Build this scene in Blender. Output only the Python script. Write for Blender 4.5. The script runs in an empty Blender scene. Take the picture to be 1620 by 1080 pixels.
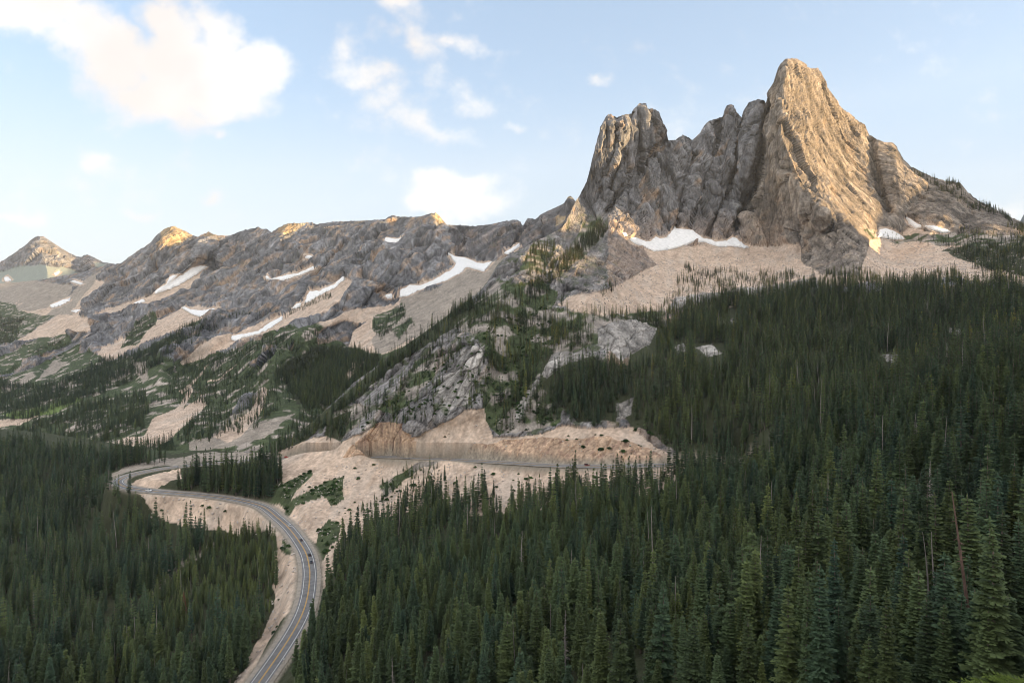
import bpy, math, random
import numpy as np
from mathutils import Vector
random.seed(7); rng = np.random.default_rng(7)
scene = bpy.context.scene
COL = scene.collection
F = 1080.0; CX = 810.0; HY = 500.0
SUN_EL = math.radians(9.0); SUN_BACK = math.radians(12.0)   # sun stands to the right, a little behind the viewer

def W(px, py, Y):
    px = np.asarray(px, float); py = np.asarray(py, float); Y = np.asarray(Y, float)
    return np.stack([(px-CX)/F*Y, Y, (HY-py)/F*Y], -1)

# ------------------------------------------------------------------ noise
_G = rng.normal(size=(64, 64, 64, 3)).astype(np.float32)
_G /= np.linalg.norm(_G, axis=-1, keepdims=True)
_G = _G.reshape(-1, 3)
def gnoise(p):
    p = np.asarray(p, np.float32); sh = p.shape[:-1]; p = p.reshape(-1, 3)
    i = np.floor(p).astype(np.int32); f = p - i
    u = f*f*f*(f*(f*6-15)+10); out = np.zeros(len(p), np.float32)
    for dx in (0, 1):
        wx = u[:, 0] if dx else 1-u[:, 0]
        for dy in (0, 1):
            wy = u[:, 1] if dy else 1-u[:, 1]
            for dz in (0, 1):
                wz = u[:, 2] if dz else 1-u[:, 2]
                idx = (((i[:, 0]+dx) & 63)*64 + ((i[:, 1]+dy) & 63))*64 + ((i[:, 2]+dz) & 63)
                g = _G[idx]
                d = g[:, 0]*(f[:, 0]-dx) + g[:, 1]*(f[:, 1]-dy) + g[:, 2]*(f[:, 2]-dz)
                out += wx*wy*wz*d
    return (out*1.6).reshape(sh)
def fbm(p, oct=4, lac=2.03, gain=.5):
    a = 1.; s = 0.; r = 0.
    for k in range(oct):
        r = r + a*gnoise(p + 17.3*k); s += a; a *= gain; p = p*lac
    return r/s
def ridged(p, oct=4, lac=2.1, gain=.55):
    a = 1.; s = 0.; r = 0.
    for k in range(oct):
        r = r + a*(1-2*np.abs(gnoise(p + 11.7*k))); s += a; a *= gain; p = p*lac
    return r/s
_R = rng.random((32, 32, 32, 6)).astype(np.float32).reshape(-1, 6)
def cellnoise(p):
    """blocky fractured structure: gap to the second cell, three random numbers of the cell, offset from its centre"""
    p = np.asarray(p, np.float32); sh = p.shape[:-1]; p = p.reshape(-1, 3); i = np.floor(p).astype(np.int32); f = p-i
    d1 = np.full(len(p), 9., np.float32); d2 = d1.copy(); rn = np.zeros((len(p), 3), np.float32); de = np.zeros((len(p), 3), np.float32)
    for dx in (-1, 0, 1):
        for dy in (-1, 0, 1):
            for dz in (-1, 0, 1):
                R = _R[(((i[:, 0]+dx) & 31)*32+((i[:, 1]+dy) & 31))*32+((i[:, 2]+dz) & 31)]
                v = f-(R[:, :3]*.9+.05)-np.array([dx, dy, dz], np.float32)
                d = np.sqrt((v*v).sum(1)); a = d < d1
                d2 = np.where(a, d1, np.minimum(d2, d)); d1 = np.where(a, d, d1)
                rn[a] = R[a, 3:]; de[a] = v[a]
    return (d2-d1).reshape(sh), rn.reshape(sh+(3,)), de.reshape(sh+(3,))
def facets(p, tilt=1.2, crack=.5, cw=.16):
    """piecewise tilted planes split by cracks, about -1..1; also returns per block shade and crack mask"""
    g, r, d = cellnoise(p)
    h = (r[..., 0]-.5)*1.1+(r[..., 1]-.5)*tilt*d[..., 0]*2+(r[..., 2]-.5)*tilt*d[..., 2]*2
    c = np.clip(1-g/cw, 0, 1)
    return h-crack*c, r[..., 0], c
def n2(px, py, s, seed=0., oct=3):
    return fbm(np.stack([px/s, py/s, np.full_like(px, 3.1+seed)], -1), oct)
def sstep(a, b, x):
    t = np.clip((x-a)/(np.asarray(b)-a), 0, 1); return t*t*(3-2*t)

# ------------------------------------------------------------------ polygons in survey coordinates
def inside(poly, x, y):
    x = np.asarray(x); y = np.asarray(y)
    r = np.zeros(x.shape, bool)
    xs = [p[0] for p in poly]; ys = [p[1] for p in poly]
    bb = (x > min(xs)) & (x < max(xs)) & (y > min(ys)) & (y < max(ys))
    if not bb.any(): return r
    X = x[bb]; Yv = y[bb]; q = np.zeros(X.shape, bool); n = len(poly)
    for k in range(n):
        x0, y0 = poly[k]; x1, y1 = poly[(k+1) % n]
        if y0 == y1: continue
        c = (y0 > Yv) != (y1 > Yv)
        q ^= c & (X < (x1-x0)*(Yv-y0)/(y1-y0)+x0)
    r[bb] = q
    return r
def strip(pts, w0, w1=None):
    w1 = w0 if w1 is None else w1
    L = []; R = []
    n = len(pts)
    for k, (x, y) in enumerate(pts):
        a = pts[max(k-1, 0)]; b = pts[min(k+1, n-1)]
        dx, dy = b[0]-a[0], b[1]-a[1]; l = math.hypot(dx, dy) or 1
        w = w0+(w1-w0)*k/(n-1)
        L.append((x-dy/l*w/2, y+dx/l*w/2)); R.append((x+dy/l*w/2, y-dx/l*w/2))
    return L+R[::-1]
def dline(pts, x, y):
    best = np.full(x.shape, 1e9)
    for (x0, y0), (x1, y1) in zip(pts[:-1], pts[1:]):
        dx, dy = x1-x0, y1-y0
        t = np.clip(((x-x0)*dx+(y-y0)*dy)/(dx*dx+dy*dy), 0, 1)
        best = np.minimum(best, np.hypot(x-x0-t*dx, y-y0-t*dy))
    return best
def interp(pts):
    p = np.array(pts, float); return lambda x: np.interp(x, p[:, 0], p[:, 1])
class TPS:
    def __init__(s, ctrl, lam=1e-6):
        c = np.array(ctrl, float); s.p = c[:, :2]/500.; v = 1000./c[:, 2]; n = len(c)
        d = np.linalg.norm(s.p[:, None]-s.p[None], axis=-1)
        K = np.where(d > 0, d*d*np.log(d+1e-12), 0)+lam*np.eye(n)
        P = np.c_[np.ones(n), s.p]
        A = np.zeros((n+3, n+3)); A[:n, :n] = K; A[:n, n:] = P; A[n:, :n] = P.T
        s.w = np.linalg.solve(A, np.r_[v, 0, 0, 0])
    def __call__(s, px, py):
        q = np.stack([np.ravel(px), np.ravel(py)], -1)/500.
        out = s.w[-3]+q@s.w[-2:]
        for k in range(len(s.p)):
            d2 = (q[:, 0]-s.p[k, 0])**2+(q[:, 1]-s.p[k, 1])**2
            out += s.w[k]*.5*d2*np.log(d2+1e-20)
        return (1000./np.clip(out, .12, 30)).reshape(np.shape(px))

# ------------------------------------------------------------------ mesh helper
def make_mesh(name, verts, faces, mats=(), smooth=False, matidx=None):
    me = bpy.data.meshes.new(name)
    verts = np.asarray(verts, np.float32); faces = np.asarray(faces, np.int32)
    k = faces.shape[1]
    me.vertices.add(len(verts)); me.vertices.foreach_set('co', verts.ravel())
    me.loops.add(faces.size); me.loops.foreach_set('vertex_index', faces.ravel())
    me.polygons.add(len(faces))
    me.polygons.foreach_set('loop_start', np.arange(0, faces.size, k, dtype=np.int32))
    for m in mats: me.materials.append(m)
    if matidx is not None: me.polygons.foreach_set('material_index', np.asarray(matidx, np.int32))
    me.update(calc_edges=True)
    me.polygons.foreach_set('use_smooth', np.full(len(faces), smooth))
    return me
def obj(name, me, parent=None, loc=None, **props):
    o = bpy.data.objects.new(name, me); COL.objects.link(o)
    if parent is not None: o.parent = parent
    if loc is not None: o.location = loc
    for k, v in props.items(): o[k] = v
    return o
def grid_faces(nr, nc):
    i = np.arange(nr-1)[:, None]*nc+np.arange(nc-1)[None]
    i = i.ravel(); return np.stack([i, i+nc, i+nc+1, i+1], -1)
class MB:
    def __init__(s): s.v = []; s.f = []; s.m = []; s.n = 0
    def add(s, v, f, m=0):
        v = np.asarray(v, float); f = np.asarray(f, int)
        if f.shape[1] == 3: f = np.c_[f, f[:, 2]]
        s.v.append(v); s.f.append(f+s.n); s.m.append(np.full(len(f), m)); s.n += len(v)
    def data(s): return np.concatenate(s.v), np.concatenate(s.f), np.concatenate(s.m)
    def build(s, name, mats, smooth=False):
        v, f, m = s.data()
        me = bpy.data.meshes.new(name)
        me.from_pydata(v.tolist(), [], [tuple(q) if q[2] != q[3] else tuple(q[:3]) for q in f.tolist()])
        for a in mats: me.materials.append(a)
        me.polygons.foreach_set('material_index', m.astype(np.int32))
        me.polygons.foreach_set('use_smooth', np.full(len(f), smooth))
        return me
    def box(s, c, d, m=0, taper=1.0):
        x, y, z = c; a, b, h = d[0]/2, d[1]/2, d[2]/2
        v = [(x+sx*a*(taper if sz > 0 else 1), y+sy*b*(taper if sz > 0 else 1), z+sz*h) for sz in (-1, 1) for sx, sy in ((-1, -1), (1, -1), (1, 1), (-1, 1))]
        s.add(v, [(0, 3, 2, 1), (4, 5, 6, 7), (0, 1, 5, 4), (1, 2, 6, 5), (2, 3, 7, 6), (3, 0, 4, 7)], m)
    def tube(s, pts, radii, sides=6, m=0):
        pts = np.asarray(pts, float); n = len(pts)
        V = []
        for k in range(n):
            d = pts[min(k+1, n-1)]-pts[max(k-1, 0)]; d = d/(np.linalg.norm(d)+1e-9)
            a = np.cross(d, (0, 0, 1) if abs(d[2]) < .9 else (1, 0, 0)); a /= np.linalg.norm(a); b = np.cross(d, a)
            t = np.arange(sides)*2*math.pi/sides
            V.append(pts[k]+radii[k]*(np.cos(t)[:, None]*a+np.sin(t)[:, None]*b))
        V = np.concatenate(V); Fc = []
        for k in range(n-1):
            for j in range(sides):
                q = (j+1) % sides
                Fc.append((k*sides+j, (k+1)*sides+j, (k+1)*sides+q, k*sides+q))
        s.add(V, Fc, m)

# ------------------------------------------------------------------ materials
def nmat(name):
    m = bpy.data.materials.new(name); m.use_nodes = True
    nt = m.node_tree; nt.nodes.clear()
    out = nt.nodes.new('ShaderNodeOutputMaterial'); b = nt.nodes.new('ShaderNodeBsdfPrincipled')
    nt.links.new(b.outputs[0], out.inputs[0])
    b.inputs['Roughness'].default_value = .85; b.inputs['Specular IOR Level'].default_value = .25
    return m, nt, b
def N(nt, typ, **kw):
    n = nt.nodes.new(typ)
    for k, v in kw.items():
        if hasattr(n, k): setattr(n, k, v)
        else: n.inputs[k].default_value = v
    return n
def mathn(nt, op, a, b=None, c=None, clamp=False):
    n = nt.nodes.new('ShaderNodeMath'); n.operation = op; n.use_clamp = clamp
    for i, v in enumerate((a, b, c)):
        if v is None: continue
        if isinstance(v, (int, float)): n.inputs[i].default_value = v
        else: nt.links.new(v, n.inputs[i])
    return n.outputs[0]
def simple(name, col, rough=.6, metal=0., var=.15, scale=3., bump=0.):
    m, nt, b = nmat(name)
    tc = N(nt, 'ShaderNodeTexCoord'); no = N(nt, 'ShaderNodeTexNoise', Scale=scale, Detail=4.)
    nt.links.new(tc.outputs['Object'], no.inputs['Vector'])
    r = N(nt, 'ShaderNodeValToRGB')
    r.color_ramp.elements[0].position = .3; r.color_ramp.elements[1].position = .7
    r.color_ramp.elements[0].color = tuple(c*(1-var) for c in col)+(1,); r.color_ramp.elements[1].color = tuple(min(1, c*(1+var)) for c in col)+(1,)
    nt.links.new(no.outputs['Fac'], r.inputs[0]); nt.links.new(r.outputs[0], b.inputs['Base Color'])
    b.inputs['Roughness'].default_value = rough; b.inputs['Metallic'].default_value = metal
    if bump:
        bp = N(nt, 'ShaderNodeBump', Strength=bump, Distance=.1); nt.links.new(no.outputs['Fac'], bp.inputs['Height']); nt.links.new(bp.outputs[0], b.inputs['Normal'])
    return m
def terrain_mat(name, fine=6.0, bumpd=3.0, grain=1.0):
    """albedo comes from the surveyed land cover, finer mottling and cracks from noise in world space"""
    m, nt, b = nmat(name)
    at = N(nt, 'ShaderNodeVertexColor', layer_name='cover')
    rk = N(nt, 'ShaderNodeAttribute', attribute_name='rocky')
    tc = N(nt, 'ShaderNodeTexCoord')
    mp = N(nt, 'ShaderNodeMapping'); mp.inputs['Scale'].default_value = (1, 1, .22); mp.inputs['Rotation'].default_value = (0, .25, 0)
    nt.links.new(tc.outputs['Object'], mp.inputs[0])
    a = N(nt, 'ShaderNodeTexNoise', Scale=1/fine, Detail=4., Roughness=.68)
    nt.links.new(mp.outputs[0], a.inputs['Vector'])
    c = N(nt, 'ShaderNodeTexNoise', Scale=1/2.2, Detail=2., Roughness=.7)
    nt.links.new(tc.outputs['Object'], c.inputs['Vector'])
    s = mathn(nt, 'ADD', mathn(nt, 'MULTIPLY', a.outputs['Fac'], 1.3), mathn(nt, 'MULTIPLY', c.outputs['Fac'], .9))
    s = mathn(nt, 'SUBTRACT', s, 1.1)                       # about -.4 .. .4
    s = mathn(nt, 'MULTIPLY', s, mathn(nt, 'ADD', mathn(nt, 'MULTIPLY', rk.outputs['Fac'], 1.0, clamp=False), .62))
    s = mathn(nt, 'ADD', s, 1.0)
    s = mathn(nt, 'MAXIMUM', s, .25)
    mul = N(nt, 'ShaderNodeVectorMath', operation='SCALE')
    nt.links.new(at.outputs['Color'], mul.inputs[0]); nt.links.new(s, mul.inputs['Scale'])
    nt.links.new(mul.outputs[0], b.inputs['Base Color'])
    h = mathn(nt, 'MULTIPLY', a.outputs['Fac'], 1.1)
    bp = N(nt, 'ShaderNodeBump', Distance=bumpd)
    nt.links.new(h, bp.inputs['Height'])
    nt.links.new(mathn(nt, 'ADD', mathn(nt, 'MULTIPLY', rk.outputs['Fac'], .75), .1), bp.inputs['Strength'])
    nt.links.new(bp.outputs[0], b.inputs['Normal'])
    b.inputs['Roughness'].default_value = .92; b.inputs['Specular IOR Level'].default_value = .12
    return m
def foliage_mat(name, c0, c1, c2):
    m, nt, b = nmat(name)
    oi = N(nt, 'ShaderNodeObjectInfo')
    at = N(nt, 'ShaderNodeAttribute', attribute_name='tint', attribute_type='INSTANCER')
    r = N(nt, 'ShaderNodeValToRGB')
    e = r.color_ramp.elements; e[0].position = .05; e[1].position = .95; e[0].color = c0+(1,); e[1].color = c2+(1,)
    k = e.new(.5); k.color = c1+(1,)
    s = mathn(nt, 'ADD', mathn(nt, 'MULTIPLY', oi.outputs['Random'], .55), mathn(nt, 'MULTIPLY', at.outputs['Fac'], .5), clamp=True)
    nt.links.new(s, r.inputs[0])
    tc = N(nt, 'ShaderNodeTexCoord')
    no = N(nt, 'ShaderNodeTexNoise', Scale=.9, Detail=3.); nt.links.new(tc.outputs['Object'], no.inputs['Vector'])
    f = mathn(nt, 'ADD', mathn(nt, 'MULTIPLY', no.outputs['Fac'], 1.1), .45)
    wn = N(nt, 'ShaderNodeTexWhiteNoise', noise_dimensions='1D')
    nt.links.new(mathn(nt, 'MULTIPLY', oi.outputs['Random'], 917.), wn.inputs['W'])
    f = mathn(nt, 'MULTIPLY', f, mathn(nt, 'ADD', mathn(nt, 'MULTIPLY', wn.outputs['Value'], .65), .67))
    mul = N(nt, 'ShaderNodeVectorMath', operation='SCALE')
    nt.links.new(r.outputs[0], mul.inputs[0]); nt.links.new(f, mul.inputs['Scale'])
    nt.links.new(mul.outputs[0], b.inputs['Base Color'])
    b.inputs['Roughness'].default_value = .75; b.inputs['Specular IOR Level'].default_value = .2
    tr = N(nt, 'ShaderNodeBsdfTranslucent'); mx = N(nt, 'ShaderNodeMixShader', Fac=.22)
    nt.links.new(mul.outputs[0], tr.inputs[0])
    nt.links.new(b.outputs[0], mx.inputs[1]); nt.links.new(tr.outputs[0], mx.inputs[2])
    out = [n for n in nt.nodes if n.type == 'OUTPUT_MATERIAL'][0]; nt.links.new(mx.outputs[0], out.inputs[0])
    return m

M_ter = terrain_mat('mountain_rock')
M_far = terrain_mat('distant_rock', fine=14., bumpd=4.5)
M_fir = foliage_mat('fir_needles', (.050, .088, .055), (.084, .118, .050), (.150, .180, .058))
M_larch = foliage_mat('larch_needles', (.10, .15, .04), (.17, .20, .05), (.34, .30, .06))  # larch yellow-green, its yellow end standing in for sun on the treetops
M_rust = foliage_mat('dead_needles', (.13, .06, .035), (.15, .07, .04), (.18, .08, .04))
M_bush = foliage_mat('shrub_leaves', (.035, .07, .025), (.05, .09, .03), (.075, .125, .035))
M_bark = simple('bark', (.14, .115, .095), .9, var=.3, scale=2.)
M_snagb = simple('weathered_wood', (.23, .205, .19), .9, var=.3, scale=1.)
M_redwood = simple('red_bark', (.125, .08, .065), .9, var=.35, scale=1.2)
M_stone = simple('boulder_stone', (.42, .37, .33), .9, var=.25, scale=.8)
M_snow = simple('old_snow', (.80, .79, .78), .6, var=.11, scale=.16, bump=.5)
M_asph = simple('asphalt', (.17, .168, .172), .9, var=.22, scale=.3)
M_gravel = simple('roadside_gravel', (.30, .265, .225), .95, var=.2, scale=.4)
M_white = simple('white_paint', (.58, .58, .58), .6, var=.08)
M_yellow = simple('yellow_paint', (.62, .36, .08), .6, var=.08)

# ------------------------------------------------------------------ road centre line (survey column, row, height)
ROAD = [(350,1170,-199.5),(372,1130,-198),(395,1100,-196),(413,1074,-194),(429,1052,-192.5),(448,1024,-190.5),(465,997,-188.4),(479,969,-186.3),(487,941,-184.5),
        (490,913,-182.6),(489.5,898,-181.5),(484.5,875.6,-179.7),(471,853,-177.8),(455,833,-176.2),(438,818,-174.9),(418,802,-173.5),(395,794.5,-172.6),
        (362,788,-171.8),(318,782.7,-170.8),(273,779,-169.9),(238,776,-169.2),(207,772,-168.4),(192,767.5,-167.6),(185.5,761.5,-166.6),(193,755.5,-165.4),(215,748.5,-164),
        (247,742.5,-162.4),(278,738,-160.5),(340,732.5,-156.5),(400,728,-152.5),(440,725,-150),(500,722,-147),(611,722,-140),(704,726,-135),(796,731,-129.3),
        (870,735.5,-124.5),(926,737,-121),(981,737,-118),(1037,735.5,-115),(1100,734,-111),(1180,731,-106)]
rp = np.array([W(a, b, z*F/(HY-b)) for a, b, z in ROAD])
def spline(P, step):
    d = np.r_[0, np.cumsum(np.linalg.norm(np.diff(P, axis=0), axis=1))]
    out = []
    Pp = np.vstack([2*P[0]-P[1], P, 2*P[-1]-P[-2]])
    for k in range(len(P)-1):
        n = max(2, int((d[k+1]-d[k])/step)); t = np.linspace(0, 1, n, endpoint=False)[:, None]
        a, b, c, e = Pp[k], Pp[k+1], Pp[k+2], Pp[k+3]
        out.append(.5*((2*b)+(-a+c)*t+(2*a-5*b+4*c-e)*t*t+(-a+3*b-3*c+e)*t**3))
    return np.vstack(out+[P[-1:]])
RC = spline(rp, 3.0)
for _ in range(6):                                   # ease the curve
    RC[1:-1] = (RC[:-2]+2*RC[1:-1]+RC[2:])/4
tg = np.gradient(RC, axis=0); tg[:, 2] = 0; tg /= np.linalg.norm(tg, axis=1, keepdims=True)
RN = np.stack([-tg[:, 1], tg[:, 0], 0*tg[:, 0]], -1)

# ------------------------------------------------------------------ depth controls
zc = lambda px, py, z: (px, py, z*F/(HY-py))
CM = [(-150,1080,400),(0,1080,392),(200,1080,395),(330,1080,387),(480,1080,346),(600,1080,307),(700,1080,262),(850,1080,218),(1000,1080,186),(1200,1080,155),(1400,1080,133),(1620,1080,114),(1780,1080,104),
 (-150,1170,340),(0,1170,340),(300,1170,332),(500,1170,295),(700,1170,220),(1000,1170,155),(1400,1170,110),(1780,1170,86),
 (1980,1170,70),(1980,1080,86),(1980,850,125),(1980,735,165),(1980,600,270),(1980,500,430),(1980,450,600),(1620,735,245),(1620,640,340),(1620,560,500),(1620,500,680),(1620,440,880),(1620,400,1050),(1780,735,200),(1780,600,340),(1780,500,560),(1780,440,760),(1780,400,950),
 (1350,735,345),(1350,640,500),(1350,560,680),(1350,500,830),(1350,450,980),(1350,850,240),(1350,950,182),(1620,850,182),(1620,950,145),
 (1100,850,350),(1100,950,260),(850,850,432),(850,950,312),(850,790,521),(980,790,470),(1100,790,420),(700,790,577),(700,850,494),(700,950,372),(600,790,614),(600,850,525),(600,950,396),
 (540,800,605),(540,860,528),(530,950,432),(480,770,640),(455,757,656),(445,790,626),(500,790,612),
 (300,830,622),(400,830,615),(430,900,526),(425,1000,440),(200,800,666),(200,830,655),(100,800,763),(0,800,774),(0,740,958),(0,690,1182),(-150,690,1250),(-150,800,800),(100,740,936),(100,690,1137),(150,742,860),(165,768,730),
 (200,900,572),(300,900,553),(0,900,580),(0,1000,464),(200,1000,458),(350,1000,449),(-150,950,540),
 (250,722,830),(200,716,900),(350,716,800),(420,713,770),(320,755,690),(400,755,678),
 (560,705,690),(700,695,655),(800,700,628),(700,660,680),(900,700,590),(900,670,612),(1050,722,532),(980,695,572),(1000,660,610),(440,716,735),
 (740,560,770),(750,500,860),(790,450,980),(830,400,1150),(880,350,1400),(520,690,722),(520,650,762),(600,590,815),(640,560,855),(700,510,900),(740,480,965),(770,440,1080),(820,390,1250),(850,375,1350),(890,362,1500),(910,325,1640),
 (850,600,690),(850,520,830),(850,450,990),(950,600,665),(950,520,800),(950,450,1000),(950,400,1250),(900,400,1200),
 (1000,400,1470),(1050,440,1300),(1050,480,1100),(1000,480,1020),(1100,400,1540),(1100,440,1340),(1100,480,1120),(1200,400,1570),(1200,440,1340),(1250,470,1080),(1300,440,1180),
 (1320,415,1300),(1400,400,1480),(1400,430,1230),(1500,395,1400),(1500,430,1100),(1600,430,980),(1600,390,1200),
 (1150,600,640),(1150,540,800),(1150,680,530),(1250,600,600),(1250,680,450),(1050,650,600),(1050,600,670),(1050,540,830),
 (1000,375,1540),(1100,375,1610),(1180,385,1610),(1280,370,1560),(1243,93,1850),(1190,165,1900),(1100,220,1860),(1060,220,1840),(1015,165,1720),(960,185,1700),(935,260,1670),(1000,300,1660),(1100,300,1720),(1180,300,1740),
 (1250,300,1650),(1245,200,1740),(1330,160,1930),(1350,200,1950),(1400,230,1960),(1350,300,1750),(1430,280,1830),(1330,340,1600),(1370,380,1480),(1450,340,1650),(1500,290,1850),(1560,325,1780),(1620,353,1680),(1500,350,1600),(1560,370,1450),(1650,385,1500),(1780,420,1200)]
CM += [(a, b, z*F/(HY-b)) for a, b, z in ROAD[::2]]
CB = [(270,357,3400),(-150,448,4200),(0,448,4100),(100,436,3900),(170,417,3700),(220,395,3550),(400,361,3100),(500,355,2900),(620,342,2700),(690,337,2600),(760,357,2500),(827,357,2300),(870,333,2200),(902,310,2120),(960,330,2100),
 (0,500,3000),(-150,500,3000),(0,560,2200),(-150,560,2200),(0,620,1750),(-150,620,1750),(0,660,1430),(-150,660,1430),(0,720,1200),(-150,720,1200),(0,800,950),(-150,800,950),
 (200,480,2700),(200,540,2100),(200,600,1620),(200,660,1220),(200,705,990),(200,760,860),(100,470,3200),(100,690,1190),
 (350,480,2350),(350,540,1800),(350,600,1450),(350,660,1100),(350,700,880),(350,760,780),(500,440,2200),(500,500,1800),(500,560,1450),(500,620,1180),(450,690,880),(440,740,800),(520,680,1000),(600,640,1100),
 (650,440,2050),(650,480,1750),(650,540,1350),(750,420,1950),(750,460,1600),(800,400,1900),(860,380,1900),(600,580,1250),(700,540,1300),(800,460,1600),(900,420,1800)]
RIDGE_M = [([(1246,95),(1238,150),(1236,215),(1264,280),(1302,340)],150,85,1),([(1214,168),(1207,240),(1190,300),(1165,360)],-105,15,1),([(1173,192),(1166,260),(1140,330),(1122,370)],-58,10,1),
 ([(1095,222),(1085,290),(1068,360)],-38,11,1),([(1057,222),(1030,245),(1005,275),(962,335)],-58,13,1),([(976,188),(970,240),(950,300)],-32,9,1),([(1000,182),(992,230),(965,300)],-24,7,1),([(1143,188),(1132,240),(1112,300)],-26,7,1),([(1022,175),(1020,230)],22,12,1),([(1040,182),(1045,215)],14,8,1),
 ([(1150,185),(1148,250),(1130,300)],22,14,1),([(1198,165),(1190,230),(1178,280)],25,13,1),([(1112,215),(1105,290),(1100,360)],16,12,1),([(1135,195),(1128,250),(1110,300),(1085,365)],-20,6,1),
 ([(1298,332),(1325,355),(1345,385),(1352,420)],75,48,1),([(1290,330),(1278,360),(1268,400)],-25,14,1),([(1312,300),(1345,340),(1385,370)],-14,9,1),
 ([(1410,228),(1422,300)],35,30,1),([(1372,208),(1385,280),(1402,335)],-55,14,1),([(1530,305),(1470,370)],40,30,1),([(1475,285),(1440,330),(1420,370)],-25,16,1),([(1580,340),(1540,385)],30,25,1),
 ([(1290,150),(1350,250),(1400,310)],-14,26,0),([(1275,200),(1335,300)],12,24,0),
 ([(900,340),(865,395),(810,470),(740,560),(650,660)],30,40,0),([(1000,385),(985,400),(960,440),(930,470)],28,32,0),([(1035,408),(1000,425)],24,22,0),
 ([(750,545),(735,600),(715,655)],18,24,0),([(690,560),(640,620),(585,680)],14,24,0),([(775,560),(765,620),(750,650)],14,18,0),([(722,590),(714,640)],-8,10,0),([(640,590),(590,650),(545,700)],10,18,0),
 ([(985,530)],26,42,0),([(870,580),(840,620),(815,680)],8,14,0),([(1120,556)],10,22,0),([(1240,480),(1180,620)],-15,50,0),([(1420,470),(1330,700)],18,60,0)]
RIDGE_B = [([(262,360),(258,380),(240,400)],120,34,1),([(690,337),(645,395),(560,450),(480,520),(430,560)],170,60,1),([(457,353),(425,420),(355,480),(285,540),(250,565)],150,52,1),([(273,357),(235,410),(180,460),(130,510)],210,58,1),([(620,342),(590,390),(540,425)],90,30,1),([(560,350),(500,410)],70,28,1),
 ([(340,372),(300,420),(230,480),(150,530)],110,34,1),([(760,357),(722,420),(645,465),(560,530),(470,600)],-110,45,1),([(545,440),(470,490),(380,540),(280,590)],-90,26,1),([(330,425),(240,472),(160,530),(80,580)],-110,30,1),([(400,365),(385,420),(340,470)],-50,20,1),
 ([(790,355),(775,400)],50,20,1),([(865,335),(845,375)],50,22,1),([(825,352),(822,385)],-60,10,1),([(60,455),(110,445)],30,30,0),([(110,440),(160,425)],60,30,0),([(590,500),(560,540)],30,25,0)]

TOP_M = interp([(-400,672),(-200,675),(0,678),(60,683),(150,696),(250,712),(330,712),(380,714),(420,716),(445,705),(470,686),(500,662),(530,634),(560,605),(600,577),(615,563),(640,547),(671,526),(702,503),(730,482),(757,463),(773,443),(785,422),(797,408),(820,398),(835,388),(860,376),(890,360),(903,335),
 (910,320),(918,307),(927,290),(932,273),(938,247),(945,220),(953,197),(960,183),(966,180),(975,186),(987,182),(998,180),(1003,172),(1012,164),(1022,164),(1024,172),(1033,172),(1042,177),(1048,193),(1055,210),(1057,222),(1068,223),(1073,218),(1080,214),(1090,218),(1095,222),(1107,212),(1113,200),(1122,191),(1133,188),(1143,185),(1147,177),(1149,168),(1157,165),(1162,168),(1163,176),(1170,182),(1172,195),(1175,187),(1178,173),(1185,162),(1200,157),(1210,160),(1214,168),(1217,160),(1218,147),(1223,133),(1230,120),(1233,103),(1243,93),(1260,93),(1273,100),(1281,109),(1293,108),(1300,117),(1308,137),(1320,153),(1333,173),(1347,182),(1360,193),(1367,197),(1375,213),(1387,220),(1400,226),(1410,225),(1417,230),(1430,253),(1440,263),(1460,273),(1480,282),(1500,287),(1520,290),(1530,303),(1547,317),(1567,327),(1587,338),(1620,353),(1700,390),(1780,415),(1900,440),(2100,470)])
TOP_B = interp([(-400,455),(-100,450),(0,448),(30,446),(60,443),(100,436),(130,431),(155,424),(170,418),(190,417),(203,407),(220,395),(237,385),(247,373),(260,362),(273,357),(287,363),(300,370),(313,375),(322,370),(330,367),(343,372),(363,373),(377,367),(390,363),(403,361),(408,358),(413,362),(423,362),(430,368),(440,360),(457,353),(477,353),(493,352),(500,355),(527,351),(567,349),(610,347),(615,343),(622,340),(627,343),(647,343),(660,343),(673,340),(682,337),(690,337),(700,348),(707,356),(727,356),(750,358),(767,356),(787,353),(800,350),(813,347),(823,350),(827,358),(835,345),(847,347),(860,337),(873,332),(893,322),(898,313),(902,310),(907,314),(913,322),(950,345),(1000,380)])
TOP_A = interp([(-300,470),(-100,440),(0,415),(20,402),(37,390),(50,378),(60,373),(70,374),(80,383),(100,395),(120,405),(127,407),(133,404),(140,403),(150,408),(163,415),(170,416),(200,420),(300,440)])

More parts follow.
